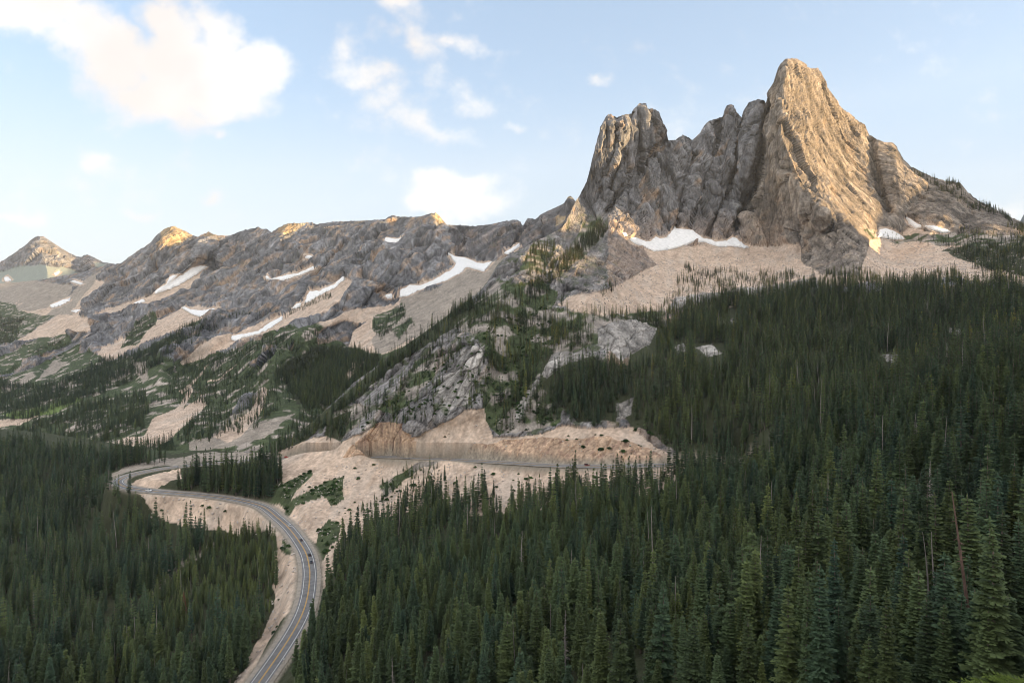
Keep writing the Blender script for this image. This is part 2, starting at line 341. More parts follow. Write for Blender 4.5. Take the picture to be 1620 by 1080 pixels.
# ------------------------------------------------------------------ land cover classes and painted sunlit caps
ROCK, SCREE, GREY, SHRUB, GRASS, CUT, FLOOR, GRAN, DARK, ORANGE, TEAL, SUNCAP = range(12)
PAL = {ROCK:(.185,.185,.195), SCREE:(.50,.385,.30), GREY:(.29,.25,.21), SHRUB:(.062,.078,.038), GRASS:(.14,.19,.06), CUT:(.43,.305,.215), FLOOR:(.05,.055,.03), GRAN:(.31,.29,.27), DARK:(.13,.125,.13), ORANGE:(.36,.235,.14), TEAL:(.25,.275,.245), SUNCAP:(.42,.32,.20)}
PM = [(FLOOR,[(-420,665),(60,672),(430,722),(520,745),(1040,745),(1080,722),(1050,700),(1003,668),(995,640),(1060,600),(2200,600),(2200,1400),(-420,1400)]),
 # mountain foot talus
 (SCREE,[(985,378),(1045,398),(1100,388),(1180,384),(1200,392),(1262,385),(1275,420),(1300,436),(1360,436),(1372,382),(1440,362),(1500,372),(1560,385),(1620,400),(1700,420),(1900,450),(1900,470),(1620,452),(1500,440),(1400,448),(1300,452),(1200,460),(1110,475),(1060,492),(980,500),(920,500),(880,482),(900,468),(960,460),(1040,420),(1020,400)]),
 (GRAN,[(1070,470),(1290,440),(1300,452),(1200,462),(1130,480),(1060,490)]),
 (FLOOR,[(1075,505),(1110,492),(1200,480),(1290,470),(1400,463),(1500,460),(1620,468),(1900,480),(2200,480),(2200,680),(1000,680),(975,640),(1000,560),(1040,520)]),
 (SHRUB,[(1360,365),(1440,372),(1560,370),(1640,375),(1640,398),(1590,396),(1500,388),(1440,384),(1380,380)]),
 (FLOOR,[(1490,395),(1540,388),(1640,392),(1900,400),(1900,450),(1640,442),(1570,425),(1520,410)]),
 # spur mixed cover
 (SHRUB,[(760,470),(790,440),(820,455),(850,440),(880,460),(870,490),(960,500),(1060,492),(1040,520),(940,545),(880,570),(850,600),(800,660),(770,670),(760,620),(780,570),(760,540),(720,520),(700,520),(730,500)]),
 (SHRUB,[(820,430),(840,385),(860,380),(880,390),(850,440)]),
 (SHRUB,[(925,355),(955,345),(960,370),(930,400),(900,430),(880,430),(900,395)]),
 (FLOOR,[(860,565),(900,560),(960,575),(1010,580),(1010,640),(975,668),(920,672),(880,640),(850,625)]),
 (SHRUB,[(770,600),(800,560),(850,600),(890,650),(890,672),(840,680),(790,690),(765,670)]),
 (FLOOR,strip([(750,480),(700,515),(640,557),(590,600),(530,650),(470,695),(425,722)],24,16)),
 (SHRUB,[(660,570),(690,560),(690,600),(650,640),(620,655),(600,650),(640,610)]),
 (SHRUB,[(520,690),(530,650),(570,640),(590,650),(560,680),(530,700)]),
 (FLOOR,[(512,700),(520,665),(560,650),(545,690),(530,702)]),
 # cut slopes and scree beneath the upper road
 (SCREE,[(415,728),(440,716),(500,690),(515,690),(540,700),(600,672),(628,690),(660,690),(700,672),(735,652),(766,643),(768,668),(776,690),(800,694),(860,685),(900,672),(930,680),(1000,675),(1030,700),(1062,722),(1085,740),(1060,770),(1000,790),(700,820),(640,810),(590,820),(560,860),(510,860),(480,840),(440,808),(425,798),(450,770),(445,742),(420,738)]),
 (CUT,[(540,722),(560,700),(600,668),(640,672),(660,700),(700,702),(770,702),(860,690),(900,695),(960,690),(1030,710),(1062,730),(1000,736),(870,733),(700,724),(600,720)]),
 (SHRUB,[(500,840),(520,820),(540,830),(530,870),(510,880),(500,930),(520,960),(500,1000),(480,1040),(470,1090),(455,1090),(478,1040),(503,980),(508,920),(498,870)]),
 (SHRUB,[(440,790),(425,785),(445,765),(470,755),(490,745),(495,752),(470,775),(455,798)]),(SHRUB,[(442,812),(460,790),(500,770),(520,758),(545,755),(545,790),(525,800),(510,785),(470,800),(450,815)]),
 (SCREE,[(520,860),(550,845),(548,870),(530,900),(512,930),(508,890)]),
 (SHRUB,[(600,770),(660,735),(700,725),(640,760),(610,790)]),
 # banks round the lower road
 (SCREE,[(170,775),(210,780),(300,788),(380,795),(410,803),(432,818),(448,838),(465,862),(475,890),(476,920),(470,950),(455,985),(430,1020),(410,1050),(380,1100),(340,1170),(300,1200),(370,1080),(412,1010),(435,960),(432,900),(436,860),(400,850),(345,838),(290,832),(240,815),(195,792)]),
 (SHRUB,[(190,783),(225,783),(225,795),(200,798)]),(SHRUB,[(400,805),(425,810),(425,825),(405,822)]),(SHRUB,[(450,850),(465,870),(460,890),(445,880)]),
 (SCREE,[(195,765),(215,756),(250,749),(285,746),(290,757),(255,764),(235,772),(205,768)]),
 (GREY,[(190,742),(205,735),(262,725),(330,715),(400,716),(440,716),(440,724),(340,729),(270,736),(230,741),(200,748),(180,756),(178,748)]),
 (GREY,strip([(345,857),(310,878),(280,893),(262,912),(250,930)],7,16)),
 (SHRUB,strip([(150,760),(165,735),(200,724),(240,716),(330,706)],14,8)),
 (GRAN,[(940,520),(965,510),(1000,508),(1040,520),(1030,545),(1000,560),(985,575),(960,560),(945,540)]),(GRAN,[(875,562),(925,550),(950,560),(900,572),(868,598),(858,592)]),
 (GRAN,[(1098,548),(1125,545),(1142,560),(1120,566)]),(GRAN,[(1065,548),(1080,542),(1085,555),(1070,558)]),(GRAN,[(1140,505),(1160,504),(1160,514),(1135,513)]),(GRAN,[(1388,560),(1420,562),(1420,578),(1400,572)]),(GRAN,[(1495,515),(1520,520),(1515,535)]),
 (GRAN,[(820,640),(845,605),(855,600),(845,625),(826,665),(818,668)]),(GRAN,[(975,640),(1000,628),(998,655),(975,668)]),
 (GRAN,[(690,630),(730,560),(770,545),(765,580),(745,600),(740,640),(720,650),(705,645)]),
]
PB = [(FLOOR,[(-400,690),(120,700),(250,712),(330,712),(440,716),(640,600),(1000,560),(1000,900),(-400,900)]),
 (SCREE,[(560,520),(590,500),(640,470),(700,455),(730,430),(770,425),(800,405),(830,395),(860,400),(760,490),(690,540),(640,560),(600,600),(560,620),(530,600)]),
 (GREY,[(640,470),(690,455),(720,430),(800,405),(830,395),(860,400),(740,490),(690,520),(600,560),(590,540),(620,500)]),
 (SCREE,[(230,470),(270,452),(330,425),(300,460),(240,480),(150,500),(185,480)]),(SCREE,[(60,485),(90,475),(110,470),(150,440),(170,450),(130,480),(125,500),(60,500),(15,500),(12,485)]),(GREY,[(100,478),(140,440),(160,428),(150,450),(128,475),(115,500),(60,505)]),
 (SCREE,[(20,545),(60,515),(90,500),(140,500),(145,520),(110,527),(60,535)]),
 (SCREE,[(145,572),(170,545),(205,530),(215,512),(255,505),(290,485),(350,485),(330,500),(260,530),(220,545),(170,572)]),
 (SCREE,[(275,580),(300,560),(345,530),(410,515),(450,500),(500,460),(545,440),(560,450),(520,490),(480,505),(440,520),(370,545),(300,578)]),
 (SCREE,[(500,510),(560,490),(620,480),(640,490),(570,510),(500,530)]),
 (GREY,[(0,430),(60,445),(120,450),(100,480),(0,500),(-200,500),(-200,440)]),
 (DARK,[(700,356),(827,357),(905,310),(960,330),(880,380),(800,400),(770,415),(720,400)]),
 (SHRUB,[(-200,478),(20,478),(30,492),(85,500),(50,520),(20,545),(0,548),(-200,560)]),
 (SHRUB,[(0,565),(60,535),(110,527),(115,540),(60,560),(0,590),(-200,620),(-200,580)]),
 (SHRUB,[(-200,600),(0,600),(30,585),(80,570),(130,545),(170,572),(230,550),(290,520),(300,512),(330,500),(300,530),(275,560),(290,578),(370,550),(440,525),(500,510),(520,520),(560,560),(600,560),(640,550),(660,560),(560,660),(430,740),(-200,740)]),
 (FLOOR,[(480,560),(500,545),(560,550),(600,560),(590,600),(540,640),(470,640),(450,600),(430,590),(455,570)]),
 (SHRUB,[(590,500),(640,478),(640,495),(600,530),(590,520)]),(SHRUB,[(620,520),(650,500),(655,510),(630,535)]),
 (GRASS,[(0,655),(60,645),(120,622),(128,630),(90,652),(30,662)]),(SCREE,[(-60,668),(0,664),(40,662),(60,658),(30,672),(0,676)]),
 (SCREE,[(225,690),(240,665),(280,640),(300,610),(306,615),(290,645),(320,620),(330,640),(300,665),(270,700),(210,712),(150,708),(200,690)]),
 (GREY,[(330,690),(360,660),(385,640),(415,610),(425,615),(410,650),(400,670),(440,660),(470,655),(420,690),(380,705),(300,715),(300,700)]),(SCREE,[(335,690),(400,645),(420,612),(428,618),(412,655),(380,690),(360,700)]),
 (SHRUB,[(280,690),(300,665),(345,640),(350,650),(330,680),(295,700)]),
 (GREY,[(85,570),(110,575),(90,590),(60,600)]),(GREY,[(85,610),(113,595),(100,610),(88,620)]),(GREY,[(0,615),(50,590),(55,595),(10,622)]),(ROCK,[(20,578),(60,560),(80,565),(30,585)]),
 (GREY,[(212,572),(230,570),(235,600),(225,608),(216,590)]),(GREY,[(170,595),(205,583),(210,590),(175,605)]),(GREY,[(335,582),(350,568),(360,575),(340,588)]),(SCREE,strip([(330,575),(310,597),(285,620)],3,5)),(SCREE,strip([(372,577),(350,600),(330,605)],2,3)),
 (ROCK,[(395,580),(420,548),(440,545),(430,565),(410,580)]),(ROCK,[(360,655),(385,630),(410,620),(400,640),(375,652)]),(ROCK,[(455,540),(465,535),(470,550),(460,552)]),(SCREE,[(540,595),(560,570),(575,572),(560,590),(545,605)]),
 (ROCK,[(125,560),(145,520),(190,505),(205,520),(180,545),(150,555)]),(ROCK,[(250,560),(300,520),(340,500),(400,480),(455,470),(450,500),(400,515),(345,530),(300,560),(270,575)]),
 (ROCK,[(500,520),(550,505),(570,515),(540,535),(500,545)]),
 (SHRUB,[(225,500),(245,500),(245,515),(215,545),(190,550),(200,530)]),
 (SUNCAP,[(245,387),(258,360),(273,350),(292,360),(308,370),(292,380),(270,394),(258,390)]),(SUNCAP,[(320,372),(330,363),(345,371),(335,377)]),(SUNCAP,[(438,368),(440,356),(457,348),(497,348),(482,360),(457,372)]),(SUNCAP,[(680,332),(692,332),(705,352),(697,358),(684,346)]),(SUNCAP,[(880,345),(893,340),(888,356),(880,360)]),(SUNCAP,[(896,314),(903,304),(910,318)]),  # ridge caps with golden sunlight put into their albedo
]
PA = [(TEAL,[(-300,445),(0,430),(60,418),(110,425),(135,440),(60,455),(-300,480)]),(TEAL,[(150,415),(175,418),(170,425),(150,425)])]

def cover(sheet, px, py, P):
    """albedo colour, class and ruggedness for survey points"""
    ops = {'M': PM, 'B': PB, 'A': PA}[sheet]
    # ragged borders that run down the fall line
    u = (px*.8+py*.6)/26.; v = (px*.6-py*.8)/60.
    a = fbm(np.stack([u, v, 0*u+1.7], -1), 4); b = fbm(np.stack([u, v, 0*u+9.1], -1), 4)
    amp = 7. if sheet != 'A' else 4.
    qx = px+a*amp*1.3; qy = py+b*amp
    cls = np.full(px.shape, ROCK)
    for c, poly in ops: cls[inside(poly, qx, qy)] = c
    for k_, poly, _l in SN:
        if k_ == sheet: cls[inside(poly, px, py-2) | inside(poly, px, py+4) | inside(poly, px-4, py) | inside(poly, px+4, py)] = SCREE
    X, Y, Z = P[..., 0], P[..., 1], P[..., 2]
    col = np.zeros(px.shape+(3,))
    for c, rgb in PAL.items(): col[cls == c] = rgb
    r1 = fbm(P/np.array([60, 60, 150.]), 4); r2 = fbm(P/np.array([22, 22, 60.])+5, 4); r3 = fbm(P/np.array([14, 14, 120.])+9, 3)
    d = (X*.55+Y*.2+Z*.8); e = (X*.8-Z*.55)
    st = fbm(np.stack([e/16, d/120, Y/90], -1), 4)
    pale = cls == SUNCAP; rock = (cls == ROCK) | (cls == DARK) | pale  # pale marks the caps whose colour carries painted sun
    key = sheet
    if sheet == 'M': fp, fs = fracture(P, px, py)
    else: fp, fs = fracture_far(P)
    SHEETS['fr_'+sheet] = fp
    k = (np.clip(1+.6*r2+.5*r1+.5*st, .4, 1.8)*fs)[..., None]
    col = np.where(rock[..., None], col*k, col)
    col = np.where(pale[..., None], col*.8+np.array(PAL[SUNCAP])*.2, col)
    org = sstep(.12, .42, st*.8+r1*.7+(.07 if sheet == 'B' else -.03))*rock*(np.where(cls == DARK, .25, .62))
    col = col*(1-org[..., None])+np.array(PAL[ORANGE])*(1+.5*r2[..., None])*org[..., None]
    lt = sstep(.18, .5, r3+.35*r2)*rock*.42
    col = col*(1-lt[..., None])+np.array((.34, .325, .31))*lt[..., None]
    ck = sstep(.55, .85, ridged(np.stack([(X*.9+Z*.15)/26, Y/26, Z/110], -1), 3))*rock*.55
    col = col*(1-ck[..., None])+np.array((.075, .07, .07))*ck[..., None]
    gt = sstep(.2, .5, fbm(P/9.+31, 3)+.2*r1)*rock*(.45 if sheet == 'B' else .2)
    col = col*(1-gt[..., None])+np.array((.10, .115, .075))*gt[..., None]
    gm = cls == GRAN
    col = np.where(gm[..., None], col*(np.clip(1+.7*r2+.6*st, .45, 1.6)*fs)[..., None], col)
    soft = (cls == SCREE) | (cls == GREY) | (cls == CUT)
    k = (1+.4*r2+.25*st+.30*gnoise(P/3.)+.2*gnoise(P/7.))[..., None]
    col = np.where(soft[..., None], col*k, col)
    run = sstep(.25, .6, fbm(np.stack([e/9, d/140, Y/60], -1), 3))*soft*.4
    col = col*(1-run[..., None])+np.array((.33, .27, .225))*run[..., None]
    gx = sstep(-.05, .35, st+.5*r1)*(cls == SCREE)*.35
    col = col*(1-gx[..., None])+np.array((.43, .385, .34))*gx[..., None]
    cx = sstep(.0, .3, fbm(np.stack([X/5, Y/5, Z/30], -1), 3))*(cls == CUT)*.65
    col = col*(1-cx[..., None])+np.array((.235, .15, .115))*cx[..., None]
    g = fbm(P/np.array([30, 30, 30.])+2, 4)
    veg = (cls == SHRUB)
    bare = sstep(.12, .3, g+.35*st)*veg
    if sheet == 'M': bare = sstep(-.08, .14, g+.35*st)*veg*((px > 560) | (py < 700))
    col = col*(1-bare[..., None])+np.array((.30, .265, .235) if sheet == 'M' else (.36, .31, .27))*np.clip(1+r2, .5, 1.6)[..., None]*bare[..., None]
    col *= np.where(veg & (bare < .5), 1+.5*gnoise(P/8.), 1)[..., None]
    # spur rock picks up low shrubs and warm stains
    if sheet == 'M':
        sp = rock & (py > 340) & (px < 980+0*py) & ((py > 400) | (px < 960))
        s2 = sstep(.05, .28, fbm(P/16.+77, 4))*sp*.85
        col = col*(1-s2[..., None])+np.array((.07, .088, .04))*s2[..., None]
        li = sp*.45
        col = col*(1-li[..., None])+np.array((.275, .25, .235))*(np.clip(1+.9*st+.6*r2, .3, 1.8)*fs)[..., None]*li[..., None]*(1-.8*s2[..., None])+col*li[..., None]*.8*s2[..., None]
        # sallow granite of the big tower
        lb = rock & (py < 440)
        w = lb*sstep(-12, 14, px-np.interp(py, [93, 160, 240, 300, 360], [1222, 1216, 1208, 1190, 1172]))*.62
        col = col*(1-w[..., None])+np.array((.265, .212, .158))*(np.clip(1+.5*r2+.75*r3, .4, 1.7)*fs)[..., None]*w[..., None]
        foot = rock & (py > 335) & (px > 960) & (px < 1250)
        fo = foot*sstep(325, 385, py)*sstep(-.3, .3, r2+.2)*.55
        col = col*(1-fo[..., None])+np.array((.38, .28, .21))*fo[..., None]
    rug = np.where(rock, 1., 0.)+np.where(cls == CUT, .8, 0)+np.where((cls == SCREE) | (cls == GREY), .10, 0)+np.where(cls == SHRUB, .45, 0)+np.where(cls == GRAN, .7, 0)+np.where(cls == FLOOR, .22, 0)+np.where((cls == TEAL) | (cls == GRASS), .1, 0)
    return np.clip(col, .01, .8), cls, rug

SN = [('M', [(995,379),(1003,378),(1012,380),(1025,384),(1030,382),(1037,376),(1045,379),(1055,377),(1063,366),(1066,358),(1070,363),(1088,364),(1098,366),(1105,372),(1112,378),(1124,380),(1130,384),(1140,383),(1150,382),(1158,376),(1165,379),(1174,387),(1185,392),(1178,393),(1170,391),(1160,390),(1150,390),(1140,391),(1130,389),(1115,383),(1100,382),(1082,389),(1062,395),(1048,396),(1035,398),(1020,391),(1006,388)], 'largest snow patch, spread along the foot of the grey cliff below the towers'),
 ('M', [(983,370),(990,370),(992,374),(985,374)], 'tiny snow spot just left of the big snow patch under the cliff'),
 ('M', [(1390,364),(1400,363),(1410,366),(1420,371),(1430,378),(1415,379),(1400,378),(1388,375)], 'oval snow patch right of the lit buttress on the talus'),
 ('M', [(1433,345),(1440,349),(1450,356),(1458,359),(1448,361),(1438,355)], 'narrow slanting snow patch in the gully right of the oval one'),
 ('M', [(1463,359),(1475,358),(1485,362),(1495,364),(1503,368),(1490,369),(1475,364)], 'thin snow patch farthest right, under the brown ridge'),
 ('B', [(245,465),(247,461),(265,450),(268,440),(275,437),(290,436),(303,426),(315,421),(328,423),(318,430),(300,441),(285,450),(262,460)], 'wide wedge-shaped snow patch in the gully of the left ridge'),
 ('B', [(212,481),(228,474),(229,477),(216,484)], 'small snow sliver below the wedge-shaped patch'),
 ('B', [(287,487),(293,486),(303,491),(320,492),(335,490),(341,488),(330,496),(315,501),(303,497)], 'curved bowl-shaped snow patch at the top of a beige scree fan'),
 ('B', [(420,437),(424,437),(428,442),(440,440),(455,436),(470,434),(485,428),(497,423),(497,427),(480,434),(462,439),(448,445),(435,443),(422,442)], 'long thin snow patch on a shelf high on the left ridge'),
 ('B', [(480,407),(490,405),(499,408),(488,409)], 'faint snow streak highest on the middle of the ridge'),
 ('B', [(482,480),(485,472),(490,462),(505,461),(515,457),(530,450),(543,437),(545,442),(530,455),(515,462),(500,470),(492,476)], 'slanting snow patch in the diagonal gully of the middle ridge'),
 ('B', [(463,488),(470,482),(477,480),(474,485),(466,489)], 'small snow patch just below the diagonal gully snow'),
 ('B', [(365,537),(368,532),(378,530),(395,528),(410,524),(425,513),(440,505),(447,501),(447,506),(435,514),(420,523),(405,529),(385,534),(372,540)], 'ribbon of snow along the base of the dark cliff above the beige scree'),
 ('B', [(608,380),(612,377),(625,379),(638,378),(630,384),(612,386)], 'short horizontal snow patch high below the flat ridge crest'),
 ('B', [(710,399),(716,404),(722,407),(735,408),(742,411),(755,417),(765,418),(779,414),(770,425),(766,430),(750,426),(742,423),(735,424),(732,430),(718,437),(705,444),(690,449),(675,455),(660,461),(645,468),(632,470),(632,460),(645,455),(648,452),(665,453),(685,445),(700,436),(715,428),(722,417),(716,410)], 'branching Y-shaped snow patch at the head of the grey scree'),
 ('B', [(610,468),(620,465),(621,470),(614,472)], 'tiny snow patch below the branching one'),
 ('B', [(798,401),(805,397),(815,390),(822,385),(822,390),(812,397),(803,403)], 'snow sliver in the notch left of the rocky spur'),
 ('B', [(28,481),(30,478),(32,480)], 'x'),
 ('B', [(80,485),(95,478),(112,472),(110,476),(95,484),(82,487)], 'thin snow streak on grey scree at far left'),
 ('B', [(112,446),(120,445),(132,449),(128,451),(118,448)], 'small snow patch on brown scree below the far peak'),
 ('B', [(113,493),(120,491),(128,490),(120,495)], 'small snow patch low on the scree at far left'),
 ('A', [(7,440),(13,438),(18,443),(12,446),(8,445)], 'white snow spot at the left edge below the far peak'),
 ('A', [(86,434),(92,430),(95,429),(95,432),(88,436)], 'snow fleck on the green scree bowl of the far peak')]
SHEETS = {}
def coarse(depth, PX, PY, st=5.):
    gx = np.arange(PX.min()-st, PX.max()+2*st, st); gy = np.arange(PY.min()-st, PY.max()+2*st, st)
    A, B = np.meshgrid(gx, gy); V = 1/depth(A, B)
    u = (PX-gx[0])/st; v = (PY-gy[0])/st; i = v.astype(int); j = u.astype(int); u = u-j; v = v-i
    return 1/(V[i, j]*(1-u)*(1-v)+V[i, j+1]*u*(1-v)+V[i+1, j]*(1-u)*v+V[i+1, j+1]*u*v)
def fracture(P, px, py):
    X, Y, Z = P[..., 0], P[..., 1], P[..., 2]
    w = gnoise(P/np.array([40, 40, 90.]))[..., None]*.28
    hi = sstep(440, 400, py)*sstep(880, 930, px)
    sl = sstep(0, 50, px-np.interp(py, [90, 215, 280, 345, 400], [1246, 1240, 1268, 1306, 1345]))*hi
    f = np.zeros(X.shape); s = np.ones(X.shape)
    for wt, M1, am in ((hi*(1-sl), lambda k: np.stack([(X+Z*.12)/(30*k), Y/(70*k), Z/(190*k)], -1), 1.),
                       (sl, lambda k: np.stack([(X*.8+Z*.55)/(34*k), Y/(90*k), (Z-X*.75)/(200*k)], -1), .5),
                       (1-hi, lambda k: np.stack([(X*.8-Z*.5)/(17*k), Y/(40*k), (X*.5+Z*.85)/(60*k)], -1), .8)):
        m = wt > .01
        if not m.any(): continue
        for k, a, cw in ((1.5, 1., .07), (.62, .38, .09), (.26, .13, .12)):
            h, r, c = facets(M1(k)[m]+w[m]/k*.5, .95 if am == 1. else .8, .5 if am != .5 else .3, cw*(1.2 if am != .5 else 1.9))
            f[m] += wt[m]*am*a*h; s[m] *= 1+wt[m]*((r-.5)*.34-.34*c)
    return f, np.clip(s, .25, 1.8)
def fracture_far(P):
    X, Y, Z = P[..., 0], P[..., 1], P[..., 2]; f = np.zeros(X.shape); s = np.ones(X.shape)
    w = gnoise(P/90.)[..., None]*.3
    for k, a in ((1.5, .95), (.6, .26), (.27, .09)):
        h, r, c = facets(np.stack([(X*.85-Z*.5)/(62*k), Y/(190*k), (X*.45+Z*.85)/(190*k)], -1)+w/k*.5, .9, .5, .10)
        f += a*h; s *= 1+(r-.5)*.36-.3*c
    return f, np.clip(s, .3, 1.7)
def build_sheet(key, name, mat, cols, topf, bottom, nrows, depth, ridges, back, scale, damp, label=None):
    nc = len(cols)
    top = topf(cols)
    if key == 'M':
        t = np.concatenate([np.linspace(0, 1, nrows, endpoint=False), 1+np.linspace(0, 1, 150)])
        mid = np.maximum(top+60, 765.)
        PY = np.where(t[:, None] <= 1, top+(mid-top)*t[:, None], mid+(bottom-mid)*(t[:, None]-1))
    else:
        t = np.linspace(0, 1, nrows); PY = top+(bottom-top)*t[:, None]
    PX = np.broadcast_to(cols, PY.shape).copy()
    Y = depth(PX, PY) if key == 'A' else coarse(depth, PX, PY)
    for pts, amp, w, sharp in ridges:
        if len(pts) == 1: d = np.hypot(PX-pts[0][0], (PY-pts[0][1])*1.3)
        else: d = dline(pts, PX, PY)
        k = np.clip(1-d/w, 0, 1) if sharp else np.exp(-(d/w)**2*1.5)
        Y = Y-amp*(k if not sharp else (k*k*(3-2*k) if amp < 0 or w < 30 else k*(.6+.4*k)))
    P = W(PX, PY, Y)
    # smooth normal of the base surface
    gr = np.gradient(P, axis=0); gc = np.gradient(P, axis=1)
    nn = np.cross(gr, gc); nn /= np.linalg.norm(nn, axis=-1, keepdims=True)+1e-9
    for _ in range(10):
        nn[1:-1] = (nn[:-2]+nn[1:-1]*2+nn[2:])/4; nn[:, 1:-1] = (nn[:, :-2]+nn[:, 1:-1]*2+nn[:, 2:])/4
    nn /= np.linalg.norm(nn, axis=-1, keepdims=True)+1e-9

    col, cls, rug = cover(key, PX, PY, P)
    # let ruggedness fade over a few cells
    for _ in range(3):
        rug[1:-1] = (rug[:-2]+rug[1:-1]+rug[2:])/3; rug[:, 1:-1] = (rug[:, :-2]+rug[:, 1:-1]+rug[:, 2:])/3
    X, Yw, Z = P[..., 0], P[..., 1], P[..., 2]
    s = scale
    steep = np.clip(1-nn[..., 2]*1.2, 0, 1)
    dd = (X*.5+Yw*.25+Z*.8); ee = X*.85-Z*.5
    vert = np.stack([X/s, Yw/s, Z/(3.2*s)], -1)
    diag = np.stack([ee/s, Yw/(1.3*s), dd/(2.6*s)], -1)
    if key == 'M':
        hi = sstep(430, 390, PY)*sstep(900, 940, PX)
        cliff = np.stack([X/(s*1.1), Yw/(s*1.1), Z/(5.5*s)], -1)
        lean = np.stack([(X*.9+Z*.18)/s, Yw/(s*1.2), (Z-X*.3)/(3.2*s)], -1)
        slab = sstep(0, 60, PX-np.interp(PY, [90, 215, 280, 345, 400], [1246, 1240, 1268, 1306, 1345]))*hi
        q = np.where((hi > .5)[..., None], cliff*.6+lean*.4, diag)
        h1 = .65*ridged(q/2.4, 2)+.25*ridged(q*1.1+3, 2)
        q2 = np.stack([(X*.8+Z*.55)/(s*1.3), Yw/(s*1.3), (Z-X*.75)/(s*5)], -1)
        h2 = .34*ridged(q2*.8, 2)+.10*ridged(q2*2.0+5, 2)
        h3 = .5*ridged(diag/1.6, 3)+.25*fbm(diag*1.6, 3)
        h = damp*(h1*hi*(1-slab)+h2*slab+h3*(1-hi)+.62*SHEETS['fr_M'])
    else:
        q = diag
        h = (1-.85*sstep(630, 700, PY))*damp*(1.0*ridged(q/2.8, 2)+.35*ridged(q/1.1+3, 2)-.55+.52*SHEETS['fr_'+key])
    edge = .06+.94*sstep(1, 16, PY-top)            # keep the surveyed skyline
    fine = damp*.16*fbm(np.stack([X/(s*.22), Yw/(s*.22), Z/(s*.3)], -1), 3)
    flat = np.clip(.2+steep*1.6, 0, 1)
    Lc = np.maximum(np.linalg.norm(gr, axis=-1), np.linalg.norm(gc, axis=-1))
    for _ in range(3): Lc[1:-1] = (Lc[:-2]+Lc[1:-1]+Lc[2:])/3
    h = h*np.clip((7. if key == 'M' else 22. if key == 'B' else 60.)/Lc, .2, 1)
    disp = (h*rug*edge*np.where(rug < .6, flat, 1)+fine*np.clip(rug+.1, 0, 1)*flat**2)
    disp = disp*np.clip(Yw/1200, .22, 1.6) if key == 'M' else disp
    P = P+nn*disp[..., None]
    # jagged crest
    jag = (gnoise(np.stack([cols/4.1, 0*cols, 0*cols+2.], -1))*1.6+gnoise(np.stack([cols/1.9, 0*cols, 0*cols+7.], -1))*.9)
    jw = np.clip(1-(PY-top)/9, 0, 1)*(rug > .5)
    P[..., 2] += jag*jw*Yw/F
    if key == 'M':                                  # bench the road into the slope
        m = (X > -470) & (X < 230) & (Yw > 300) & (Yw < 790) & (PY > 700)
        idx = np.argwhere(m); pts = P[m]; zz = pts[:, 2].copy(); dmin = np.empty(len(pts)); zr = np.empty(len(pts))
        for a in range(0, len(pts), 20000):
            d2 = ((pts[a:a+20000, None, :2]-RC[None, :, :2])**2).sum(-1); j = d2.argmin(1)
            dmin[a:a+20000] = np.sqrt(d2[np.arange(len(j)), j]); zr[a:a+20000] = RC[j, 2]
        up_ = (pts[:, 2] > -158) & (pts[:, 0] > -290)
        k = 1-sstep(np.where(up_, 6.2, 8.5), np.where(up_, 11., 20.), dmin)
        pts[:, 2] = zz*(1-k)+(zr-.35)*k; P[m] = pts
        dist = np.full(PX.shape, 99.); dist[m] = dmin
        g = (1-sstep(7.5, 11.5, dist))[..., None]
        col = col*(1-g)+np.array((.27, .235, .19))*g
        SHEETS['road_dist'] = dist
    SHEETS[key] = dict(PX=PX, PY=PY, P=P, cls=cls, col=col, n=nn)
    # far side of the crest, so the mountain is solid
    rows = [P]; cr = [col]; rr = [rug]
    pre = []; pc = []; pr = []
    for k, (dy, dz) in enumerate(back):
        b = P[0].copy(); kk = b[:, 1]/1800.
        b[:, 1] += dy*kk; b[:, 2] -= dz*kk
        b += (gnoise(b/90.)*18*min(1, dy/80.))[:, None]*np.array([0, .6, .6])
        pre.insert(0, b); pc.insert(0, col[0]); pr.insert(0, rug[0])
    A = np.concatenate([np.array(pre), P]) if pre else P
    C = np.concatenate([np.array(pc), col]) if pre else col
    R = np.concatenate([np.array(pr), rug]) if pre else rug
    if key == 'M':                                  # hillside climbing towards the viewpoint
        ex = []
        last = A[-1]
        for f in (.75, .5, .3, .16, .07, .02):
            e = last.copy(); e[:, :2] *= f; e[:, 2] = last[:, 2]*f-6*(1-f)*f-2.2*(1-f); e[:, 2] += gnoise(e/14.)*1.5*f
            ex.append(e)
        A = np.concatenate([A, np.array(ex)]); C = np.concatenate([C, np.repeat(C[-1:], 6, 0)]); R = np.concatenate([R, np.repeat(R[-1:], 6, 0)])
    me = make_mesh(name, A.reshape(-1, 3), grid_faces(A.shape[0], A.shape[1])[:, ::-1], [mat], smooth=False)
    at = me.attributes.new('cover', 'FLOAT_COLOR', 'POINT')
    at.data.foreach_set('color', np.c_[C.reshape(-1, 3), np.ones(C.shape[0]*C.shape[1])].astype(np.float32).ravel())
    at = me.attributes.new('rocky', 'FLOAT', 'POINT'); at.data.foreach_set('value', R.astype(np.float32).ravel())
    o = obj(name, me); o['kind'] = 'structure'
    if label: o['label'] = label
    return o

